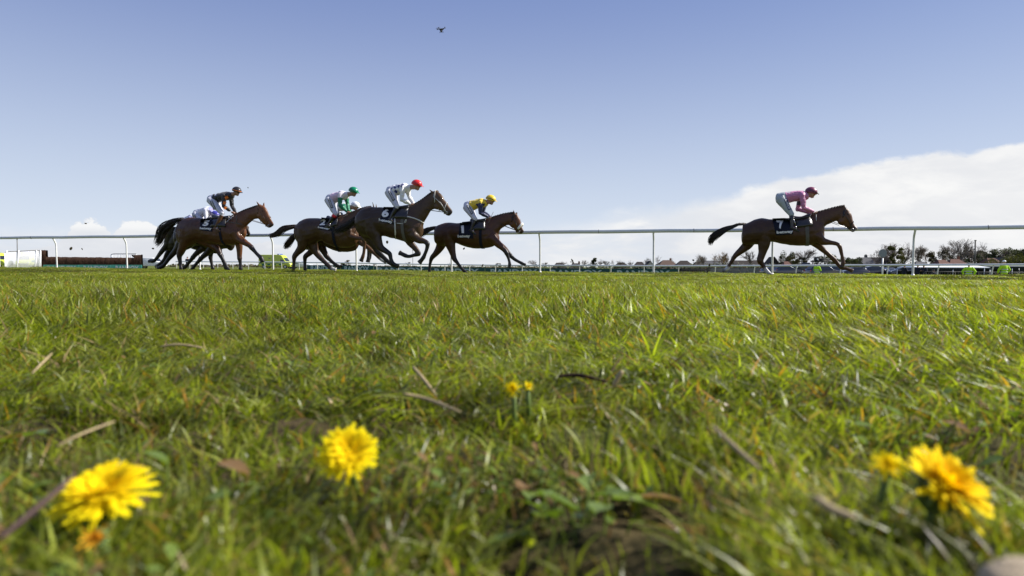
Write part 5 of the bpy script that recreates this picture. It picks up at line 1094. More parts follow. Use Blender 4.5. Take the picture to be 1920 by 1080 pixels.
# ------------------------------------------------------------------ standing people
def stander(px, Y_, rz, label, jacket, trousers, hat, lean=0., arms='down', h=1.75):
    p = at(px, 500, Y_); r_ = empty('person', (p.x, p.y, gz(p.x, p.y)), rz, label=label, cat='person', group='course staff beyond the far rail')
    k = h / 1.75; V_ = lambda x, y, z: Vector((x * k + lean * max(0, z - .9) * k, y * k, z * k))
    b_ = MB(); q = [(0.88, .09, .15), (.98, .115, .165), (1.12, .10, .14), (1.3, .115, .17), (1.42, .10, .185), (1.48, .06, .11)]
    ts_ = [(V_(0, 0, z), Vector((a, 0, 0)), Vector((0, c, 0))) for z, a, c in q]; b_.loft(ts_, 14)
    b_.tube([V_(0, 0, 1.45), V_(.01, 0, 1.56)], [.06, .055], 10); b_.ell(V_(.02, 0, 1.64), (.095, .075, .115), 14, 10); b_.ell(V_(.115, 0, 1.625), (.018, .013, .022), 8, 6); b_.ell(V_(.075, 0, 1.55), (.035, .035, .03), 8, 6)
    jk = MB(); jk.loft([(c, u * 1.25, l * 1.18) for c, u, l in ts_], 14); tr = MB(); tr.loft([(c, u * 1.12, l * 1.06) for c, u, l in ts_[:3]], 12)
    for sd in (-1, 1):
        s_ = V_(0, sd * .19, 1.40)
        if arms == 'down': e_ = V_(-.03, sd * .27, 1.13); w_ = V_(.05, sd * .29, .90)
        elif arms == 'out': e_ = V_(-.02, sd * .36, 1.18); w_ = V_(.14, sd * .30, .98)
        else: e_ = V_(.05, sd * .30, 1.15); w_ = V_(.26, sd * .10, 1.20)
        b_.tube([s_, s_.lerp(e_, .5), e_, w_], [.055, .048, .04, .028], 10); jk.tube([s_, s_.lerp(e_, .5), e_, e_.lerp(w_, .9)], [.085, .078, .068, .055], 10); jk.ell(s_, (.09, .085, .09), 10, 8)
        d = (w_ - e_).normalized(); b_.loft([(w_, Vector((.02, 0, 0)), Vector((0, .025, 0))), (w_ + d * .05, Vector((.018, 0, 0)), Vector((0, .042, 0))), (w_ + d * .09, Vector((.014, 0, 0)), Vector((0, .038, 0)))], 8)
        for f_ in range(4): a_ = w_ + d * .085 + Vector((0, -.03 + .02 * f_, 0)); b_.tube([a_, a_ + d * .04 + Vector((.008, 0, 0)), a_ + d * (.065 - .006 * abs(f_ - 1)) + Vector((.025, 0, 0))], [.010, .009, .008], 6)
        a_ = w_ + d * .03 + Vector((.0, -sd * .035, 0)); b_.tube([a_, a_ + d * .03 + Vector((.02, -sd * .015, 0)), a_ + d * .055 + Vector((.03, -sd * .012, 0))], [.011, .010, .008], 6)
        hp = V_(0, sd * .09, .90); kn = V_(.03, sd * .11, .48); an = V_(-.01, sd * .12, .09); to = V_(.15, sd * .14, .035)
        b_.tube([hp, hp.lerp(kn, .5), kn, kn.lerp(an, .4), an, an.lerp(to, .6), to], [.09, .08, .055, .052, .036, .036, .026], 10); tr.tube([hp, hp.lerp(kn, .5), kn, kn.lerp(an, .5), an + Vector((0, 0, .03))], [.11, .10, .078, .072, .065], 12)
        bt = MB(); bt.tube([an + Vector((-.04, 0, .05)), an + Vector((-.04, 0, -.04)), an.lerp(to, .6), to + Vector((.03, 0, 0))], [.05, .045, .045, .032], 10); bt.build('shoe', M_LEATHER, r_)
    remesh(b_, 'body', .011, 1, M_SKIN, r_); remesh(jk, 'jacket', .014, 2, jacket, r_); remesh(tr, 'trousers', .016, 2, trousers, r_)
    if jacket is M_HIVIS:
        for z in (1.02, 1.18):
            st_ = MB(); f = (z - .98) / .44; st_.loft([(V_(0, 0, z + dz), Vector((.155, 0, 0)), Vector((0, .215, 0))) for dz in (0, .05)], 18, cap=False); st_.build('reflective_band', M_WEB, r_)
    ht = MB(); ht.ell(V_(.015, 0, 1.68), (.115, .095, .10), 14, 8, zmin=-.1); ht.loft([(V_(.08 + .02 * i, 0, 1.675), Vector((0, 0, .008)), Vector((0, .085 - .012 * i, 0))) for i in range(5)], 10); ht.build('cap', hat, r_)
    return r_
stander(1817, 44.5, R(60), 'steward in a yellow hi-vis jacket leaning on the left of two by the far rail', M_HIVIS, M_DARKC, M_DARKC, .12, 'out', 1.72)
stander(1883, 41.8, R(95), 'steward in a yellow hi-vis jacket at the far right with arms held out', M_HIVIS, M_DARKC, M_WHITE, 0, 'out', 1.72)
stander(1532, 55, R(30), 'small figure in a yellow hi-vis jacket beside the chevron truck', M_HIVIS, M_DARKC, M_DARKC, 0, 'fold')
for px, Y_, rz, lb in ((1720, 56, 20, 'person in dark clothes right of the tall rail post'), (1733, 55, 200, 'person in dark green coat second from the tall rail post'), (1751, 52, 90, 'person in black crouching low by the barriers'), (351, 92, 80, 'lone figure in dark clothes seen under the belly of the last horses'), (1695, 57, 10, 'person in dark blue clothes left of the tall rail post')):
    stander(px, Y_, R(rz), lb, M_DARKC, M_DARKC, M_DARKC, .05, 'fold', 1.7 if px != 1751 else 1.25)

# ------------------------------------------------------------------ barriers, marker pole, low buildings on the right
def barrier(px, Y_, rz, label, col):
    p = at(px, 500, Y_); r_ = empty('crowd_barrier', (p.x, p.y, gz(p.x, p.y)), rz, label=label, cat='barrier', group='metal crowd barriers')
    mb = MB(); mb.tube([(-1.1, 0, .1), (-1.1, 0, 1.05), (-1.0, 0, 1.12), (1.0, 0, 1.12), (1.1, 0, 1.05), (1.1, 0, .1)], .022, 6); mb.tube([(-1.1, 0, .2), (1.1, 0, .2)], .02, 6)
    for i in range(11): mb.tube([(-.95 + i * .19, 0, .2), (-.95 + i * .19, 0, 1.1)], .010, 5)
    mb.build('frame', col, r_)
    for sd in (-1, 1): mb = MB(); mb.tube([(sd * .9, -.3, .02), (sd * .9, 0, .12), (sd * .9, .3, .02)], .018, 6); mb.build('foot', col, r_)
    return r_
def dupe(root, loc, rz, label):
    r2 = root.copy(); C.objects.link(r2); r2.location = loc; r2.rotation_euler = (0, 0, rz); r2['label'] = label
    for ch in root.children: c = ch.copy(); C.objects.link(c); c.parent = r2
    return r2
b0 = None
spots = [(1762 + 15 * i, 50) for i in range(4)] + [(1836 + 14 * i, 49) for i in range(5)] + [(1300 + 16 * i, 62) for i in range(6)]
ords = ['first', 'second', 'third', 'fourth', 'fifth', 'sixth']
for i, (px, Y_) in enumerate(spots):
    gname = ('of the four left of the stewards', 'of the five between and beyond the stewards', 'of the six below the houses'); k = (i, 0) if i < 4 else ((i - 4, 1) if i < 9 else (i - 9, 2))
    lb = 'grey metal barrier, %s from the left %s' % (ords[k[0]], gname[k[1]])
    p = at(px, 500, Y_)
    if b0 is None: b0 = barrier(px, Y_, R(-4), lb, M_DULL)
    else: dupe(b0, (p.x, p.y, gz(p.x, p.y)), R(-4 + random.uniform(-3, 3)), lb)
# dark screen fence behind them
def screen(px0, px1, ytop, Y_, h, label, m, name='screen_fence'):
    a = at(px0, ytop, Y_); b_ = at(px1, ytop, Y_); L_ = b_.x - a.x; r_ = empty(name, (a.x, a.y, a.z - h), 0, label=label, cat='fence', group='dark fences across the far side')
    mb = MB(); n = int(L_ / .5)
    for i in range(n): mb.box((i * .5 + .25, random.uniform(-.02, .02), h / 2), (.49, .03, h + random.uniform(-.03, .03)))
    mb.build('panel', m, r_, smooth=False)
    for i in range(int(L_ / 3) + 1): pb = MB(); pb.box((min(i * 3. + .05, L_), -.06, h / 2), (.09, .07, h + .12)); pb.build('post', M_BLACKP, r_, smooth=False)
M_FENCE = mat('dark_timber', (.018, .022, .020), .85, .2, var=.5, vscale=3)
M_GREYF = mat('weathered_panel', (.16, .165, .16), .85, .2, var=.35, vscale=2)
screen(1273, 1330, 503.6, 135, 1.9, 'dark panel fence under the houses right of the last sponsor board', M_FENCE); screen(1331, 1440, 502.4, 138, 1.9, 'grey green panel fence behind the hind legs of the leading horse', M_GREYF)
screen(1441, 1700, 499.4, 140, 2.1, 'long dark fence behind the parked cars', M_FENCE); screen(1701, 2010, 499.0, 120, 2.3, 'dark fence behind the stewards on the right', M_FENCE)
# low white-roofed marquees
def marquee(px0, px1, ytop, Y_, label, roofm):
    a = at(px0, ytop, Y_); b_ = at(px1, ytop, Y_); L_ = b_.x - a.x; H_ = a.z - gz(a.x, a.y); r_ = empty('marquee', (a.x + L_ / 2, a.y, a.z - H_), 0, label=label, cat='tent', group='low tents beyond the far rail')
    mb = MB(); mb.add([(-L_ / 2, -2, H_ - .22), (L_ / 2, -2, H_ - .22), (L_ / 2 - .3, 0, H_), (-L_ / 2 + .3, 0, H_), (-L_ / 2, 2, H_ - .22), (L_ / 2, 2, H_ - .22), (-L_ / 2, -2, H_ - .30), (L_ / 2, -2, H_ - .30), (-L_ / 2, 2, H_ - .30), (L_ / 2, 2, H_ - .30)],
                      [(0, 1, 2, 3), (3, 2, 5, 4), (6, 7, 1, 0), (4, 5, 9, 8), (0, 3, 4), (1, 5, 2), (6, 0, 4, 8), (1, 7, 9, 5)]); mb.build('roof', roofm, r_, smooth=False)
    n = max(2, int(L_ / 3))
    for i in range(n + 1):
        for y in (-1.95, 1.95): pb = MB(); pb.tube([(-L_ / 2 + L_ * i / n, y, 0), (-L_ / 2 + L_ * i / n, y, H_ - .5)], .05, 6); pb.build('leg', M_WHITE, r_)
    bk = MB(); bk.box((0, 1.9, (H_ - .7) / 2), (L_, .03, H_ - .7)); bk.build('back_wall', M_FENCE, r_, smooth=False)
marquee(1700, 1835, 497.2, 82, 'long low white awning right of the tall rail post', M_WHITE)
marquee(1828, 1930, 496.0, 96, 'grey roofed low stand behind the two stewards', mat('grey_roof', (.18, .20, .20), .6))
# round marker on a pole
Ym = 62; a = at(1655, 484, Ym); r_ = empty('marker_pole', (a.x, a.y, gz(a.x, a.y)), 0, label='round grey marker disc above a white pole left of the tall rail post', cat='sign')
zb = a.z - gz(a.x, a.y); mb = MB(); mb.tube([(0, 0, 0), (0, 0, zb)], .065, 10); mb.build('pole', M_POST, r_)
mb = MB(); mb.tube([(0, -.02, zb), (0, -.02, zb + .15)], .02, 6); mb.tube([(0, -.03, zb + .45), (0, .02, zb + .45)], .36, 24); sharp(mb.build('disc', mat('grey_disc', (.22, .24, .25), .5), r_))
# slender poles
for px, y0, Y_, r, lb in ((32, 447, 110, .06, 'thin grey pole rising above the left wing rail'), (1546, 471, 150, .12, 'thin dark pole behind the forelegs of the leading horse'), (1829, 450, 210, .22, 'tall dark mast between the bare trees on the right'), (774, 468, 140, .05, 'thin grey pole behind number 6')):
    a = at(px, y0, Y_); z0 = gz(a.x, a.y); r_ = empty('pole', (a.x, a.y, z0), 0, label=lb, cat='pole'); mb = MB(); mb.tube([(0, 0, 0), (0, 0, a.z - z0)], r, 8); mb.tube([(0, 0, 0), (0, 0, .3)], r * 1.8, 8); mb.tube([(0, 0, a.z - z0 - .2), (0, 0, a.z - z0)], r * 1.5, 8); mb.build('shaft', M_DULL, r_)

# ------------------------------------------------------------------ houses
M_TILE = mat('dark_roof_tiles', (.040, .033, .030), .85, .2, var=.3, vscale=2); M_TILER = mat('red_roof_tiles', (.13, .068, .052), .85, .2, var=.25, vscale=2); M_TILEG = mat('grey_roof_slates', (.085, .085, .09), .8, .2, var=.2)
M_BRICK = mat('house_brick', (.24, .12, .075), .9, .2, var=.25, vscale=3); M_REND = mat('house_render', (.55, .52, .46), .85, .2, var=.1); M_WINF = mat('window_frame_white', (.7, .7, .7), .5)
def house(px, ytop, wpx, Y_, label, roof, wall, kind='hip', rz=0., roof_h=2.6, chim=True):
    a = at(px, ytop, Y_); z0 = gz(a.x, a.y); H_ = a.z - z0; L_ = wpx / F_PX * Y_; Dp = 7.5; e = H_ - roof_h; r_ = empty('house', (a.x, a.y, z0), rz, label=label, cat='house', group='houses along the skyline')
    mb = MB(); mb.box((0, 0, (e + .1) / 2 - .05), (L_ - .7, Dp - .7, e + .1))
    if kind == 'gable': mb.add([(L_ / 2 - .35, -Dp / 2 + .35, e), (L_ / 2 - .35, Dp / 2 - .35, e), (L_ / 2 - .35, 0, H_ - .25)], [(0, 1, 2)]); mb.add([(-L_ / 2 + .35, -Dp / 2 + .35, e), (-L_ / 2 + .35, Dp / 2 - .35, e), (-L_ / 2 + .35, 0, H_ - .25)], [(2, 1, 0)])
    if kind == 'front': mb.add([(-L_ / 2 + .35, -Dp / 2 + .35, e), (L_ / 2 - .35, -Dp / 2 + .35, e), (0, -Dp / 2 + .35, H_ - .25)], [(0, 1, 2)])
    mb.build('wall', wall, r_, smooth=False)
    rf = MB(); i_ = {'hip': min(L_ * .3, 3.), 'gable': 0, 'front': 0}[kind]
    if kind == 'front': rf.add([(-L_ / 2, -Dp / 2, e - .1), (0, -Dp / 2, H_), (0, Dp / 2, H_), (-L_ / 2, Dp / 2, e - .1), (L_ / 2, -Dp / 2, e - .1), (L_ / 2, Dp / 2, e - .1)], [(0, 1, 2, 3), (1, 4, 5, 2)])
    else: rf.add([(-L_ / 2, -Dp / 2, e - .1), (L_ / 2, -Dp / 2, e - .1), (L_ / 2, Dp / 2, e - .1), (-L_ / 2, Dp / 2, e - .1), (-L_ / 2 + i_, 0, H_), (L_ / 2 - i_, 0, H_)], [(0, 1, 5, 4), (1, 2, 5), (2, 3, 4, 5), (3, 0, 4)])
    ro = rf.build('roof', roof, r_, smooth=False); sm_ = ro.modifiers.new('s', 'SOLIDIFY'); sm_.thickness = .14
    if chim:
        c = MB(); c.box((L_ * .22, .6, H_ + .1), (.9, .6, 1.5)); c.tube([(L_ * .22 - .2, .6, H_ + .8), (L_ * .22 - .2, .6, H_ + 1.15)], .12, 6); c.tube([(L_ * .22 + .2, .6, H_ + .8), (L_ * .22 + .2, .6, H_ + 1.15)], .12, 6); c.build('chimney', wall, ro, smooth=False)
    for k in range(2 if L_ > 7 else 1):
        x = (-L_ / 4 + k * L_ / 2) if L_ > 7 else 0; fr_ = MB(); fr_.box((x, -Dp / 2 + .33, e - 1.25), (1.7, .08, 1.3)); fo_ = fr_.build('window', M_WINF, r_, smooth=False); pn = MB()
        for s_ in (-.4, .4): pn.box((x + s_, -Dp / 2 + .28, e - 1.25), (.66, .02, 1.1))
        pn.build('pane', M_GLASS, fo_, smooth=False)
    dr = MB(); dr.box((L_ * .02, -Dp / 2 + .33, 1.0), (.9, .08, 2.0)); dr.build('door', M_FENCE, r_, smooth=False)
HS = [(1049, 492.6, 29, 'dark roofed house just right of the white post with straight top', M_TILE, M_BRICK, 'hip'), (1080, 493.6, 27, 'low house half hidden by shrubs left of the dark round tree', M_TILE, M_BRICK, 'hip'),
      (1165, 492.2, 28, 'dark roofed house right of the dark round tree', M_TILE, M_BRICK, 'hip'), (1199, 490.8, 24, 'small dark hipped house left of the tall leaning post', M_TILE, M_FENCE, 'hip'),
      (1217, 489.2, 22, 'house with its gable behind the tall leaning post', M_TILE, M_REND, 'front'), (1250, 487.8, 36, 'brown roofed house with orange brick side right of the leaning post', mat('brown_roof_tiles', (.09, .055, .04), .85, var=.25), M_BRICK, 'hip'),
      (1282, 488.6, 32, 'dark roofed house with brick gable between two brown roofs', M_TILE, M_BRICK, 'hip'), (1308, 490.8, 22, 'small dark roof left of the brown willow', M_TILE, M_BRICK, 'hip'),
      (1336, 488.6, 46, 'grey roofed house partly behind the brown willow', M_TILEG, M_BRICK, 'gable'), (1396, 488.3, 44, 'long dark roofed house between the hind legs of the leading horse', M_TILE, M_BRICK, 'gable'), (1418, 487.8, 20, 'brick house end beside the hind legs of the leading horse', M_TILER, M_BRICK, 'front'),
      (1447, 481.5, 28, 'steep dark gabled house behind the straight post under the leading horse', M_TILE, M_TILE, 'front'), (1474, 490, 20, 'low brick cottage beneath the trees', M_TILER, M_BRICK, 'hip'),
      (1620, 482.6, 24, 'steep grey roofed house right of the evergreens', M_TILEG, M_TILEG, 'gable'), (1648, 482.4, 42, 'long steep dark roofed house behind the marker pole', M_TILE, M_TILEG, 'gable'),
      (1725, 490.6, 38, 'pale roofed bungalow right of the tall rail post', M_TILEG, M_REND, 'hip'), (1765, 487, 32, 'red roofed bungalow left of the great bare tree', M_TILER, M_BRICK, 'hip'), (1790, 485.8, 38, 'red roofed house right under the great bare tree', M_TILER, M_BRICK, 'hip'),
      (1858, 484.2, 36, 'red roofed bungalow behind the right steward', M_TILER, M_BRICK, 'hip'), (1873, 482.8, 22, 'grey gabled house behind the right steward', M_TILEG, M_REND, 'front')]
for i, (px, yt, wp, lb, rf, wl, kd) in enumerate(HS):
    Y_ = (330 if px < 1440 else 240) + (i % 3) * 9
    house(px, yt, wp, Y_, lb, rf, wl, kd, R((i * 37) % 11 - 5), 2.4 if kd != 'front' else 3.6, chim=(i % 4 == 1))

# ------------------------------------------------------------------ trees
M_BARK = mat('bark', (.075, .062, .055), .9, .1, var=.3); M_TWIG = mat('bare_twigs', (.15, .125, .11), .9, .1, var=.35, vscale=.4)
M_TWIGB = mat('willow_twigs', (.20, .13, .055), .9, .1, var=.3, vscale=.5); M_TWIGY = mat('budding_twigs', (.13, .12, .035), .9, .1, var=.35, vscale=.6)
M_EVER = leafmat('evergreen_leaf', .15, .7, .2, False); M_HEDG = leafmat('shrub_leaf', .2, .7, .2, False)
def bare_tree(name, H_, spread, seed, tw=M_TWIG, dense=1., up=.5):
    rnd = random.Random(seed); trunk = MB(); crown = MB()
    def grow(p, d, ln, r, lv):
        n = 3; pts = [p]; q = p
        for i in range(n):
            d = (d + Vector((rnd.gauss(0, .08), rnd.gauss(0, .08), .05 * up))).normalized(); q = q + d * ln / n; pts.append(q)
        tgt = trunk if lv == 0 else crown
        tgt.tube(pts, [r * (1 - .3 * i / n) for i in range(n + 1)], 6 if lv < 2 else 3, cap=lv < 2)
        if lv >= 6: return
        k = [5, 3, 3, 3, 4, 3][lv] if rnd.random() < dense else 2
        for i in range(k):
            a = rnd.uniform(0, 6.28); sp_ = spread * rnd.uniform(.5, 1.15); o = d.orthogonal().normalized(); o = Matrix.Rotation(a, 3, d) @ o
            nd = (d * math.cos(sp_) + o * math.sin(sp_)).normalized(); nd.z = nd.z * (1 - .1) + .12 * up; nd.normalize()
            src = pts[-1] if i < 2 or lv == 0 and i < 3 else pts[rnd.choice((-2, -3 if lv else -2))]
            grow(src, nd, ln * rnd.uniform(.62, .86), max(r * (.60 if i else .7), .017), lv + 1)
    grow(Vector((0, 0, -.3)), Vector((0, 0, 1)), H_ * .25, H_ * .020, 0)
    zt = max(v[2] for v in crown.v); s_ = H_ / zt
    for m_ in (trunk, crown): m_.v = [(x * s_, y * s_, z * s_) for x, y, z in m_.v]
    return trunk, crown
def leafy(seed, H_, W_, n, shape='round', leaf=.35, cols=((.018, .030, .010), (.045, .065, .020))):
    rnd = random.Random(seed); tr = MB(); cr = MB(); tr.tube([(0, 0, -.3), (.1, 0, H_ * .35), (0, .1, H_ * .7)], [H_ * .03, H_ * .02, H_ * .008], 7)
    cl = []
    for i in range(int(9 + W_ * 1.3)):
        t = rnd.random(); 
        if shape == 'cone': z = .12 + .86 * t; rr = (1 - z) * .5 + .05
        elif shape == 'wide': z = .25 + .6 * t; rr = .5 * math.sqrt(max(.05, 1 - ((z - .45) / .55) ** 2))
        else: z = .22 + .7 * t; rr = .5 * math.sqrt(max(.03, 1 - ((z - .55) / .47) ** 2))
        a = rnd.uniform(0, 6.28); q = rnd.uniform(.3, 1) ** .7; cl.append((Vector((math.cos(a) * rr * q * W_, math.sin(a) * rr * q * W_, z * H_)), W_ * rnd.uniform(.09, .20)))
        tr.tube([(0, 0, z * H_ * .6), tuple(cl[-1][0])], [H_ * .008, .02], 4)
    for i in range(n):
        c, r_ = rnd.choice(cl); d = Vector((rnd.gauss(0, 1), rnd.gauss(0, 1), rnd.gauss(0, .8))).normalized() * r_ * rnd.random() ** .4; p = c + d; s_ = leaf * rnd.uniform(.5, 1.3)
        a = Vector((rnd.gauss(0, 1), rnd.gauss(0, 1), rnd.gauss(0, 1))).normalized() * s_; b_ = a.orthogonal().normalized() * s_ * .6; k = rnd.random(); col = tuple(cols[0][j] * (1 - k) + cols[1][j] * k for j in range(3))
        cr.add([p - a, p + b_, p + a, p - b_], [(0, 1, 2, 3)], col)
    return tr, cr
TG = 'trees along the skyline'; KIT = {}
def plant(px, ytop, Y_, label, key, wscale=1., rz=None):
    a = at(px, ytop, Y_); z0 = gz(a.x, a.y); H_ = a.z - z0
    if key not in KIT:
        kind, arg = key[0], key[1:]
        if kind in ('bare', 'budding', 'willow'):
            sp_ = {'bare': .46, 'budding': .36, 'willow': .62}[kind]; tr, cr = bare_tree('t', 10., sp_, arg[0], {'bare': M_TWIG, 'budding': M_TWIGY, 'willow': M_TWIGB}[kind], {'bare': .8, 'budding': .9, 'willow': 1.}[kind], {'bare': .5, 'budding': 1., 'willow': .2}[kind])
            mc = {'bare': M_TWIG, 'budding': M_TWIGY, 'willow': M_TWIGB}[kind]; cols = False
        else:
            pal = {'ever': ((.030, .038, .020), (.085, .092, .048)), 'scrub': ((.045, .038, .022), (.10, .085, .045)), 'olive': ((.035, .040, .015), (.12, .115, .035))}[kind]
            tr, cr = leafy(arg[0], 10., 10. * arg[1], 2600, arg[2], .34, pal); mc = M_EVER; cols = True
        KIT[key] = (tr, cr, mc, cols, [])
    tr, cr, mc, cols, made = KIT[key]
    r_ = empty('tree', (a.x, a.y, z0), random.uniform(0, 6.28) if rz is None else rz, label=label, cat='tree', group=TG)
    if not made: t1 = tr.build('trunk', M_BARK, r_); c1 = cr.build('crown', mc, r_, smooth=not cols, cols=cols); made += [t1, c1]
    else:
        for o in made: c = o.copy(); C.objects.link(c); c.parent = r_
    k = H_ / 10.; r_.scale = (k * wscale, k * wscale, k)
TR = [
 # px, ytop, Y, label, key, wscale
 (1823, 451, 300, 'slender bare tree immediately right of the tall mast', ('bare', 2), .9), (1805, 446, 290, 'great spreading bare tree, the tallest on the right', ('bare', 1), 1.25), (1782, 457, 310, 'bare tree leaning into the left side of the great bare tree', ('bare', 3), 1.1), (1845, 452, 300, 'thin bare tree right of the mast', ('bare', 4), 1.0),
 (1640, 458, 250, 'bare tree left of the marker disc', ('bare', 5), 1.35), (1664, 454, 255, 'bare tree right behind the marker disc', ('bare', 1), 1.1), (1690, 453, 260, 'bare tree left of the tall curved post', ('bare', 2), 1.1), (1722, 458, 262, 'bare tree right of the tall curved post', ('bare', 3), 1.25), (1738, 466, 265, 'smaller bare tree right of the curved post', ('bare', 4), 1.1),
 (1678, 461, 235, 'ivy covered olive tree among the bare trees', ('olive', 11, .55, 'round'), 1.), (1693, 470, 230, 'yellowish willow with hanging twigs left of the curved post', ('budding', 21), 1.0), (1768, 469, 300, 'brownish tree top left of the great bare tree', ('scrub', 12, .8, 'round'), 1.), (1752, 471, 320, 'pinkish brown tree between the two bare groups', ('scrub', 13, .8, 'round'), 1.),
 (1790, 472, 330, 'dark shrubby tree under the great bare tree', ('ever', 14, 1.0, 'wide'), 1.1), (1830, 473, 330, 'dark tree under the mast', ('ever', 15, 1.0, 'round'), 1.2), (1860, 467, 320, 'dark round topped tree left of the far group', ('ever', 16, .9, 'round'), 1.2), (1845, 470, 340, 'dark tree right below the thin bare tree', ('scrub', 12, .8, 'round'), 1.4),
 (1883, 471, 330, 'dark tree above the right steward', ('ever', 14, 1.0, 'wide'), 1.2), (1900, 467, 325, 'dark tree second from the right edge', ('ever', 15, 1.0, 'round'), 1.1), (1918, 464, 320, 'dark tree on the right edge', ('ever', 16, .9, 'round'), 1.2), (1872, 465, 325, 'bare twiggy tree behind the dark right trees', ('bare', 5), 1.2), (1908, 463, 335, 'bare twiggy tree by the right edge', ('bare', 3), 1.2), (1893, 478, 200, 'yellow green bush above the right steward', ('olive', 17, 1.6, 'wide'), 1.3), (1915, 479, 200, 'yellow green bush on the right edge', ('olive', 17, 1.6, 'wide'), 1.3),
 (1357, 471, 280, 'round brown willow behind the tail of the leading horse', ('willow', 31), .95), (1366, 474, 300, 'bare tree just right of the brown willow', ('bare', 2), 1.), (1338, 474, 300, 'bare tree just left of the brown willow', ('bare', 4), 1.), (1306, 475, 310, 'thin bare tree left of the brown willow', ('bare', 5), .9), (1318, 478, 320, 'second thin bare tree left of the brown willow', ('bare', 3), 1.),
 (1412, 469, 270, 'bare tree between the hind legs of the leading horse', ('bare', 1), 1.1), (1477, 471, 260, 'dark ivy clad tree under the belly of the leading horse', ('ever', 16, .9, 'round'), .9), (1509, 465, 255, 'fine spreading bare tree under the chest of the leading horse', ('bare', 3), 1.35), (1525, 475, 250, 'bare tree beside the raised foreleg', ('bare', 4), 1.1), (1462, 476, 290, 'bare tree just right of the post under the leading horse', ('bare', 5), 1.), (1484, 480, 250, 'brown scrubby tree behind the cottage', ('scrub', 13, .8, 'round'), 1.3), (1500, 482, 255, 'brown scrub beside the fine bare tree', ('scrub', 12, .8, 'round'), 1.4),
 (1548, 479, 230, 'dark evergreen behind the forelegs of the leading horse', ('ever', 15, 1.0, 'round'), 1.3), (1575, 484, 225, 'low dark evergreen right of the forelegs', ('ever', 14, 1.0, 'wide'), 1.3), (1590, 482, 228, 'dark evergreen left of the steep grey roofs', ('ever', 16, .9, 'round'), 1.2), (1604, 484, 232, 'dark evergreen touching the steep grey roofs', ('ever', 15, 1.0, 'round'), 1.),
 (1114, 482, 300, 'dark rounded conifer standing above the sponsor boards', ('ever', 41, .75, 'cone'), 1.2), (1073, 484, 340, 'small bushy topped tree left of the dark conifer', ('scrub', 42, .5, 'round'), .7), (1092, 487, 330, 'small bare tree left of the dark conifer', ('bare', 1), 1.2), (1126, 485, 330, 'bare tree right behind the dark conifer', ('bare', 2), 1.), (1137, 487.5, 330, 'spreading little tree right of the dark conifer', ('bare', 3), 1.4), (1150, 486, 340, 'thin bare tree above the dark roof', ('bare', 4), .9), (1163, 487, 345, 'pale bare tree above the dark roof', ('bare', 5), 1.2), (1182, 487.5, 345, 'pale bare tree left of the small hipped house', ('bare', 2), 1.2),
 (1208, 482, 360, 'bare tree left of the tall leaning post', ('bare', 5), 1.), (1234, 478, 355, 'tall bare tree right of the tall leaning post', ('bare', 4), 1.), (1258, 483, 380, 'faint bare tree above the brick house', ('bare', 2), 1.), (1021, 491, 380, 'low bare tree right of the straight post', ('bare', 3), 1.3), (1003, 487, 380, 'bare tree left of the straight post', ('bare', 1), 1.3), (1052, 489, 390, 'bare tree behind the first dark roof', ('bare', 5), 1.5),
 (650, 487.5, 330, 'rounded leafless tree seen under the belly of number 2', ('scrub', 12, .8, 'round'), 2.0), (700, 493, 360, 'low bare tree between numbers 2 and 6', ('bare', 1), 1.6), (765, 490.5, 360, 'low bare tree behind the forelegs of number 6', ('bare', 3), 1.6), (840, 492, 400, 'tiny bare tree between numbers 6 and 1', ('bare', 2), 1.5), (935, 493.5, 380, 'little round tree under number 1', ('scrub', 13, .8, 'round'), 1.4), (980, 490.5, 370, 'bare tree near the front hoof of number 1', ('bare', 4), 1.8),
]
for px, yt, Y_, lb, key, ws in TR: plant(px, yt, Y_, lb, key, ws)
# far hedges and scrub that read as one mass
def hedge(px0, px1, ytop, Y_, label, cols, dens=7, depth=8):
    a = at(px0, ytop, Y_); b_ = at(px1, ytop, Y_); mb = MB(); rnd = random.Random(int(px0)); L_ = b_.x - a.x; z0 = gz(a.x, Y_) - .3; H_ = max(a.z - z0, .8)
    for i in range(int(L_ * dens)):
        x = rnd.uniform(a.x, b_.x); y = Y_ + rnd.uniform(0, depth); hh = H_ * (.72 + .30 * noise.noise(Vector((x * .22, y * .1, 0))) + .12 * noise.noise(Vector((x * .8, 3, 0)))); z = z0 + hh * rnd.random() ** .6; s_ = rnd.uniform(.2, .55)
        p = Vector((x, y, z)); q = Vector((rnd.gauss(0, 1), rnd.gauss(0, .5), rnd.gauss(0, 1))).normalized() * s_; r2 = q.orthogonal().normalized() * s_ * .7; k = rnd.random(); mb.add([p - q, p + r2, p + q, p - r2], [(0, 1, 2, 3)], tuple(cols[0][j] * (1 - k) + cols[1][j] * k for j in range(3)))
    o = mb.build('hedge', M_HEDG, None, smooth=False, cols=True); tag(o, label, kind='stuff')
SC = ((.050, .045, .028), (.12, .105, .06)); DKS = ((.026, .030, .018), (.07, .072, .040))
hedge(300, 575, 493.8, 190, 'pale brown scrub across the far left', SC, 14); hedge(560, 1010, 496.3, 260, 'distant low scrub behind the sponsor boards', SC, 12)
hedge(1000, 1320, 493.0, 290, 'garden hedges below the houses', DKS, 12); hedge(1300, 1700, 488.0, 215, 'dark hedges behind the parked cars', DKS, 18); hedge(1690, 2050, 486, 260, 'dark belt of scrub below the right trees', DKS, 20); hedge(1755, 2050, 475, 345, 'leafless brown wood behind the right trees', (DKS[1], (.075, .065, .05)), 11, 20); hedge(1590, 1760, 479, 300, 'leafless brown wood behind the marker disc', (DKS[1], (.085, .07, .05)), 9, 20)

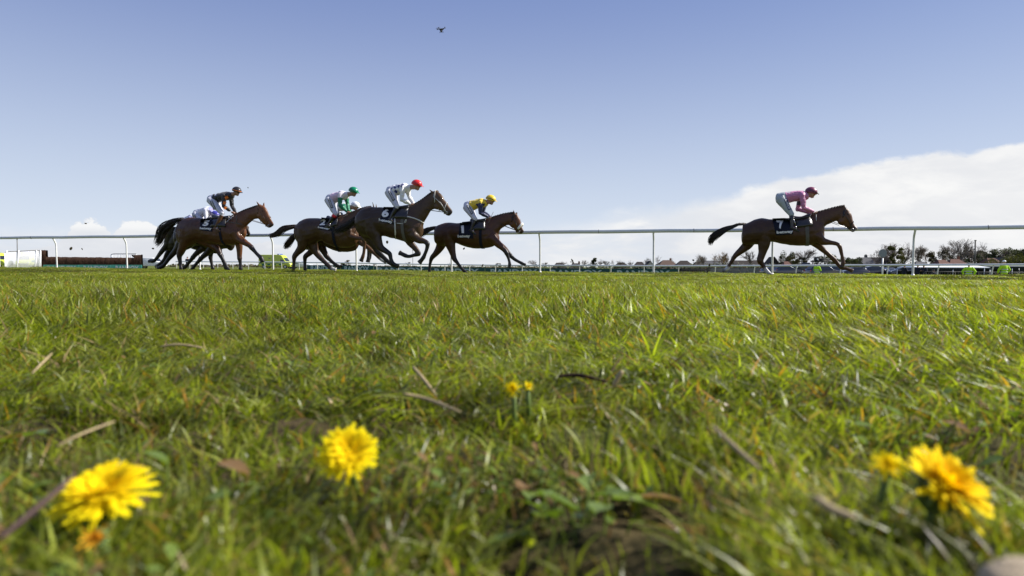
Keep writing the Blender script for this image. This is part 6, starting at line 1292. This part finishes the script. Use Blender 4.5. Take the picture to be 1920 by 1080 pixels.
# ------------------------------------------------------------------ clods of turf thrown up by the hooves
for i, (px, py, Y_, r) in enumerate(((161, 419, 24, .035), (133, 466, 24, .045), (154, 467, 25, .03), (287, 466, 23, .04), (726, 454, 20, .035), (870, 466, 21, .03), (250, 480, 23, .05), (1330, 497, 19, .03), (1300, 488, 19, .025), (905, 497, 21, .03), (640, 499, 19, .04), (465, 352, 23, .02))):
    p = at(px, py, Y_); mb = MB(); mb.ell((0, 0, 0), (r * 1.3, r, r * .6), 8, 6); mb.v = [tuple(Vector(v) * (1 + .5 * noise.noise(Vector(v) * 40 + Vector((i, 0, 0))))) for v in mb.v]; o = mb.build('turf_clod', mat('turf_clod_soil', (.03, .025, .012), .95, .1, var=.4, vscale=40)); o.location = p; o.rotation_euler = (i, i * 2., i * .7)
    tag(o, 'small dark clod of turf flying in the air', 'clod', 'clods of turf kicked up by the horses')
# ------------------------------------------------------------------ drone
Yd = 26; dO = at(827.3, 55.5, Yd); dr = empty('drone', dO, R(20), label='small black camera drone hovering high in the blue sky', cat='drone'); dr.scale = (.75, .75, .75); dr.rotation_euler = (R(8), R(-10), R(20))
mb = MB(); mb.ell((0, 0, 0), (.10, .06, .045), 12, 8); mb.box((0, 0, .03), (.16, .08, .04)); bev(mb.build('body', M_BLACKP, dr), .01)
for i, (x, y) in enumerate(((.16, .15), (.16, -.15), (-.16, .15), (-.16, -.15))):
    mb = MB(); mb.tube([(x * .2, y * .2, 0), (x * .9, y * .9, .045), (x, y, .05)], [.016, .012, .014], 6); ao = mb.build('arm', M_BLACKP, dr)
    mb = MB(); mb.tube([(x, y, .02), (x, y, .085)], .024, 10); mb.build('motor', M_BLACKP, ao)
    mb = MB(); a = i * .9 + .4; c_, s_ = math.cos(a), math.sin(a); mb.add([(x - c_ * .12, y - s_ * .12, .088), (x - s_ * .012, y + c_ * .012, .092), (x + c_ * .12, y + s_ * .12, .088), (x + s_ * .012, y - c_ * .012, .086)], [(0, 1, 2, 3)]); o = mb.build('propeller', M_BLACKP, ao); o.modifiers.new('s', 'SOLIDIFY').thickness = .004
for sd in (-1, 1): mb = MB(); mb.tube([(-.05, sd * .03, -.02), (-.07, sd * .08, -.13), (-.1, sd * .08, -.15)], .008, 5); mb.tube([(.05, sd * .03, -.02), (.07, sd * .08, -.13), (.1, sd * .08, -.15)], .008, 5); mb.build('landing_leg', M_BLACKP, dr)
mb = MB(); mb.ell((-.01, -.01, -.09), (.05, .05, .05), 12, 8); mb.tube([(-.01, 0, -.05), (-.01, 0, -.0)], .02, 8); mb.build('gimbal_camera', M_BLACKP, dr)

# ------------------------------------------------------------------ dandelions, straws, twig, leaves in the foreground
M_PET = leafmat('dandelion_petal', .35, .8, .08, False); M_PET.node_tree.nodes['Vector Math'].inputs[1].default_value = (1, 1, .6); 
def dandelion(px, py, Y_, dia, face, label, openn=1., n=260, stem_dir=None, col=((.93, .80, .012), (.95, .66, .005))):
    c = at(px, py, Y_); z0 = gz(c.x, c.y) - .01; r_ = empty('dandelion', (c.x, c.y, z0), 0, label=label, cat='flower', group='yellow dandelions in the grass'); ctr = c - Vector((c.x, c.y, z0)); rnd = random.Random(int(px))
    f_ = Vector(face).normalized(); a0 = f_.orthogonal().normalized(); b0_ = f_.cross(a0)
    pb = MB()
    for i in range(n):
        t = (i / n); ring = 1 - t; ang = i * 2.39996 + rnd.gauss(0, .10); ln = dia / 2 * (.22 + .78 * ring ** .7) * rnd.uniform(.85, 1.10); el_ = R(2 + (46 + 30 * (1 - openn)) * t + (1 - openn) * 45 + rnd.gauss(0, 6)); w_ = dia * .030 * rnd.uniform(.8, 1.3)
        d = (a0 * math.cos(ang) + b0_ * math.sin(ang)); side = f_.cross(d).normalized(); k = t * .8 + rnd.uniform(-.1, .2); k = min(1, max(0, k)); cl_ = tuple(col[0][j] * (1 - k) + col[1][j] * k for j in range(3)); pts = []
        for j, q in enumerate((0, .35, .7, .93, 1.0)):
            droop = -.12 * q * q * ln * (1 if t < .4 else .2); p = ctr + (d * math.cos(el_) + f_ * math.sin(el_)) * ln * q + f_ * (droop + dia * .02); ww = w_ * (.45, .85, 1.0, .85, .35)[j]; pts.append((p - side * ww + f_ * ww * .25, p + side * ww + f_ * ww * .25))
        vs = [v for pr in pts for v in pr]; pb.add(vs, [(2 * j, 2 * j + 1, 2 * j + 3, 2 * j + 2) for j in range(4)], cl_)
    pb.ell(ctr + f_ * dia * .04, (dia * .13, dia * .13, dia * .09), 10, 8, f_.to_track_quat('Z', 'Y').to_matrix(), col[1])
    pb.build('petals', M_PET, r_, cols=True)
    br = MB(); br.ell(ctr - f_ * dia * .08, (dia * .17, dia * .17, dia * .17), 10, 8)
    for i in range(14): a = i * .449; d = a0 * math.cos(a) + b0_ * math.sin(a); br.tube([ctr - f_ * dia * .15 + d * dia * .12, ctr + d * dia * .20 - f_ * dia * .02, ctr + d * dia * .26 - f_ * dia * .08], [.0018, .0016, .0005], 4)
    br.build('bracts', M_STEM, r_)
    st_ = MB(); sd_ = Vector(stem_dir or (0.002, .014, 0)); st_.tube([Vector((sd_.x, sd_.y, -.005)), Vector((sd_.x * .7, sd_.y * .7, ctr.z * .5)), ctr - f_ * dia * .14], [.0024, .0021, .0019], 8); st_.build('stem', M_STEM, r_)
    return r_
if True:
    dandelion(195, 930, .330, .0490, (-.05, -.34, .94), 'large open dandelion at the lower left, the nearest flower')
    dandelion(652, 850, .400, .0385, (.10, -.74, .66), 'open dandelion left of centre with a round yellow head')
    dandelion(1764, 920, .312, .048, (.34, -.48, .80), 'orange yellow dandelion seen from the side at the lower right', .75, 170, col=((.94, .76, .008), (.94, .56, .004)))
    dandelion(1664, 876, .335, .020, (-.3, -.55, .75), 'small half open dandelion head left of the side-on flower', .8, 70)
    dandelion(182, 1010, .290, .018, (.1, -.5, .3), 'closing orange dandelion bud below the large left flower', .1, 50, col=((.75, .42, .03), (.70, .28, .02)))
    dandelion(962, 730, .58, .020, (-.2, -.8, .4), 'far small dandelion low in the grass near the middle', .5, 60)
    dandelion(990, 726, .60, .014, (.2, -.7, .5), 'tiny dandelion right beside the far small one', .3, 50)
    def stick(pts, rad, m, name, label, cat, grp=None):
        c = at(*pts[0]); z0 = gz(c.x, c.y); o = MB(); P3 = []
        for p in pts:
            q = at(*p); P3.append(q - Vector((c.x, c.y, z0)))
        q = [Vector(a) for a in catmull([tuple(p) for p in P3], 4)]; n = len(q); o.tube(q, [rad * (1 - .5 * abs(2 * i / (n - 1) - 1) ** 3) for i in range(n)], 7); ob = o.build(name, m); ob.location = (c.x, c.y, z0); tag(ob, label, cat, grp); return ob
    M_STRAW = mat('dry_straw', (.34, .26, .14), .6, .3, var=.25, vscale=120); M_TW = mat('dark_twig', (.05, .032, .022), .9, .1, var=.4, vscale=80)
    G_ = 'dry straws lying in the grass'
    stick([(1335, 797, .40), (1380, 840, .375), (1425, 880, .35)], .0014, M_STRAW, 'straw', 'pale dry straw slanting down right of centre', 'straw', G_)
    stick([(60, 700, .62), (80, 680, .64), (98, 662, .66)], .0010, M_STRAW, 'straw', 'short bright straw at the left edge', 'straw', G_)
    stick([(1525, 930, .27), (1560, 955, .265), (1605, 972, .26)], .0018, M_STRAW, 'straw', 'thick cream straw left of the side-on dandelion', 'straw', G_)
    stick([(755, 738, .55), (800, 748, .55), (862, 772, .52)], .0015, M_STRAW, 'straw', 'long thin straw left of the far small dandelions', 'straw', G_)
    stick([(775, 688, .70), (795, 712, .68), (818, 742, .66)], .0018, M_STRAW, 'straw', 'thin straw standing above the long one', 'straw', G_)
    stick([(105, 838, .42), (150, 815, .43), (215, 790, .45)], .0009, M_STRAW, 'straw', 'yellowed straw above the large left dandelion', 'straw', G_)
    stick([(300, 650, .80), (335, 646, .80), (380, 652, .80)], .0014, M_STRAW, 'straw', 'curved straw lying across the grass at left', 'straw', G_)
    stick([(1150, 725, .66), (1160, 705, .66), (1168, 695, .66)], .0026, M_STRAW, 'straw', 'short upright straw at the right end of the twig', 'straw', G_)
    stick([(1046, 706, .70), (1075, 703, .70), (1100, 706, .69), (1138, 716, .68)], .0022, M_TW, 'twig', 'dark broken twig lying right of centre', 'twig')
    stick([(0, 1010, .26), (90, 935, .30), (140, 890, .33)], .0012, mat('purple_stalk', (.07, .04, .035), .7, var=.3), 'stalk', 'dull purple stalk rising behind the large left dandelion', 'stalk')
    # corner stone at the lower right
    c = at(1956, 1108, .20); mb = MB(); mb.ell((0, 0, 0), (.018, .014, .008), 14, 10); mb.v = [(x + .002 * noise.noise(Vector((x * 200, y * 200, z * 200))), y, z + .002 * noise.noise(Vector((x * 150, y * 150 + 5, z * 150)))) for x, y, z in mb.v]
    o = mb.build('pebble', mat('sandstone', (.38, .30, .20), .85, var=.3, vscale=90, bump=.5, bscale=200)); o.location = c; tag(o, 'sandy coloured stone cut off by the lower right corner', 'stone')
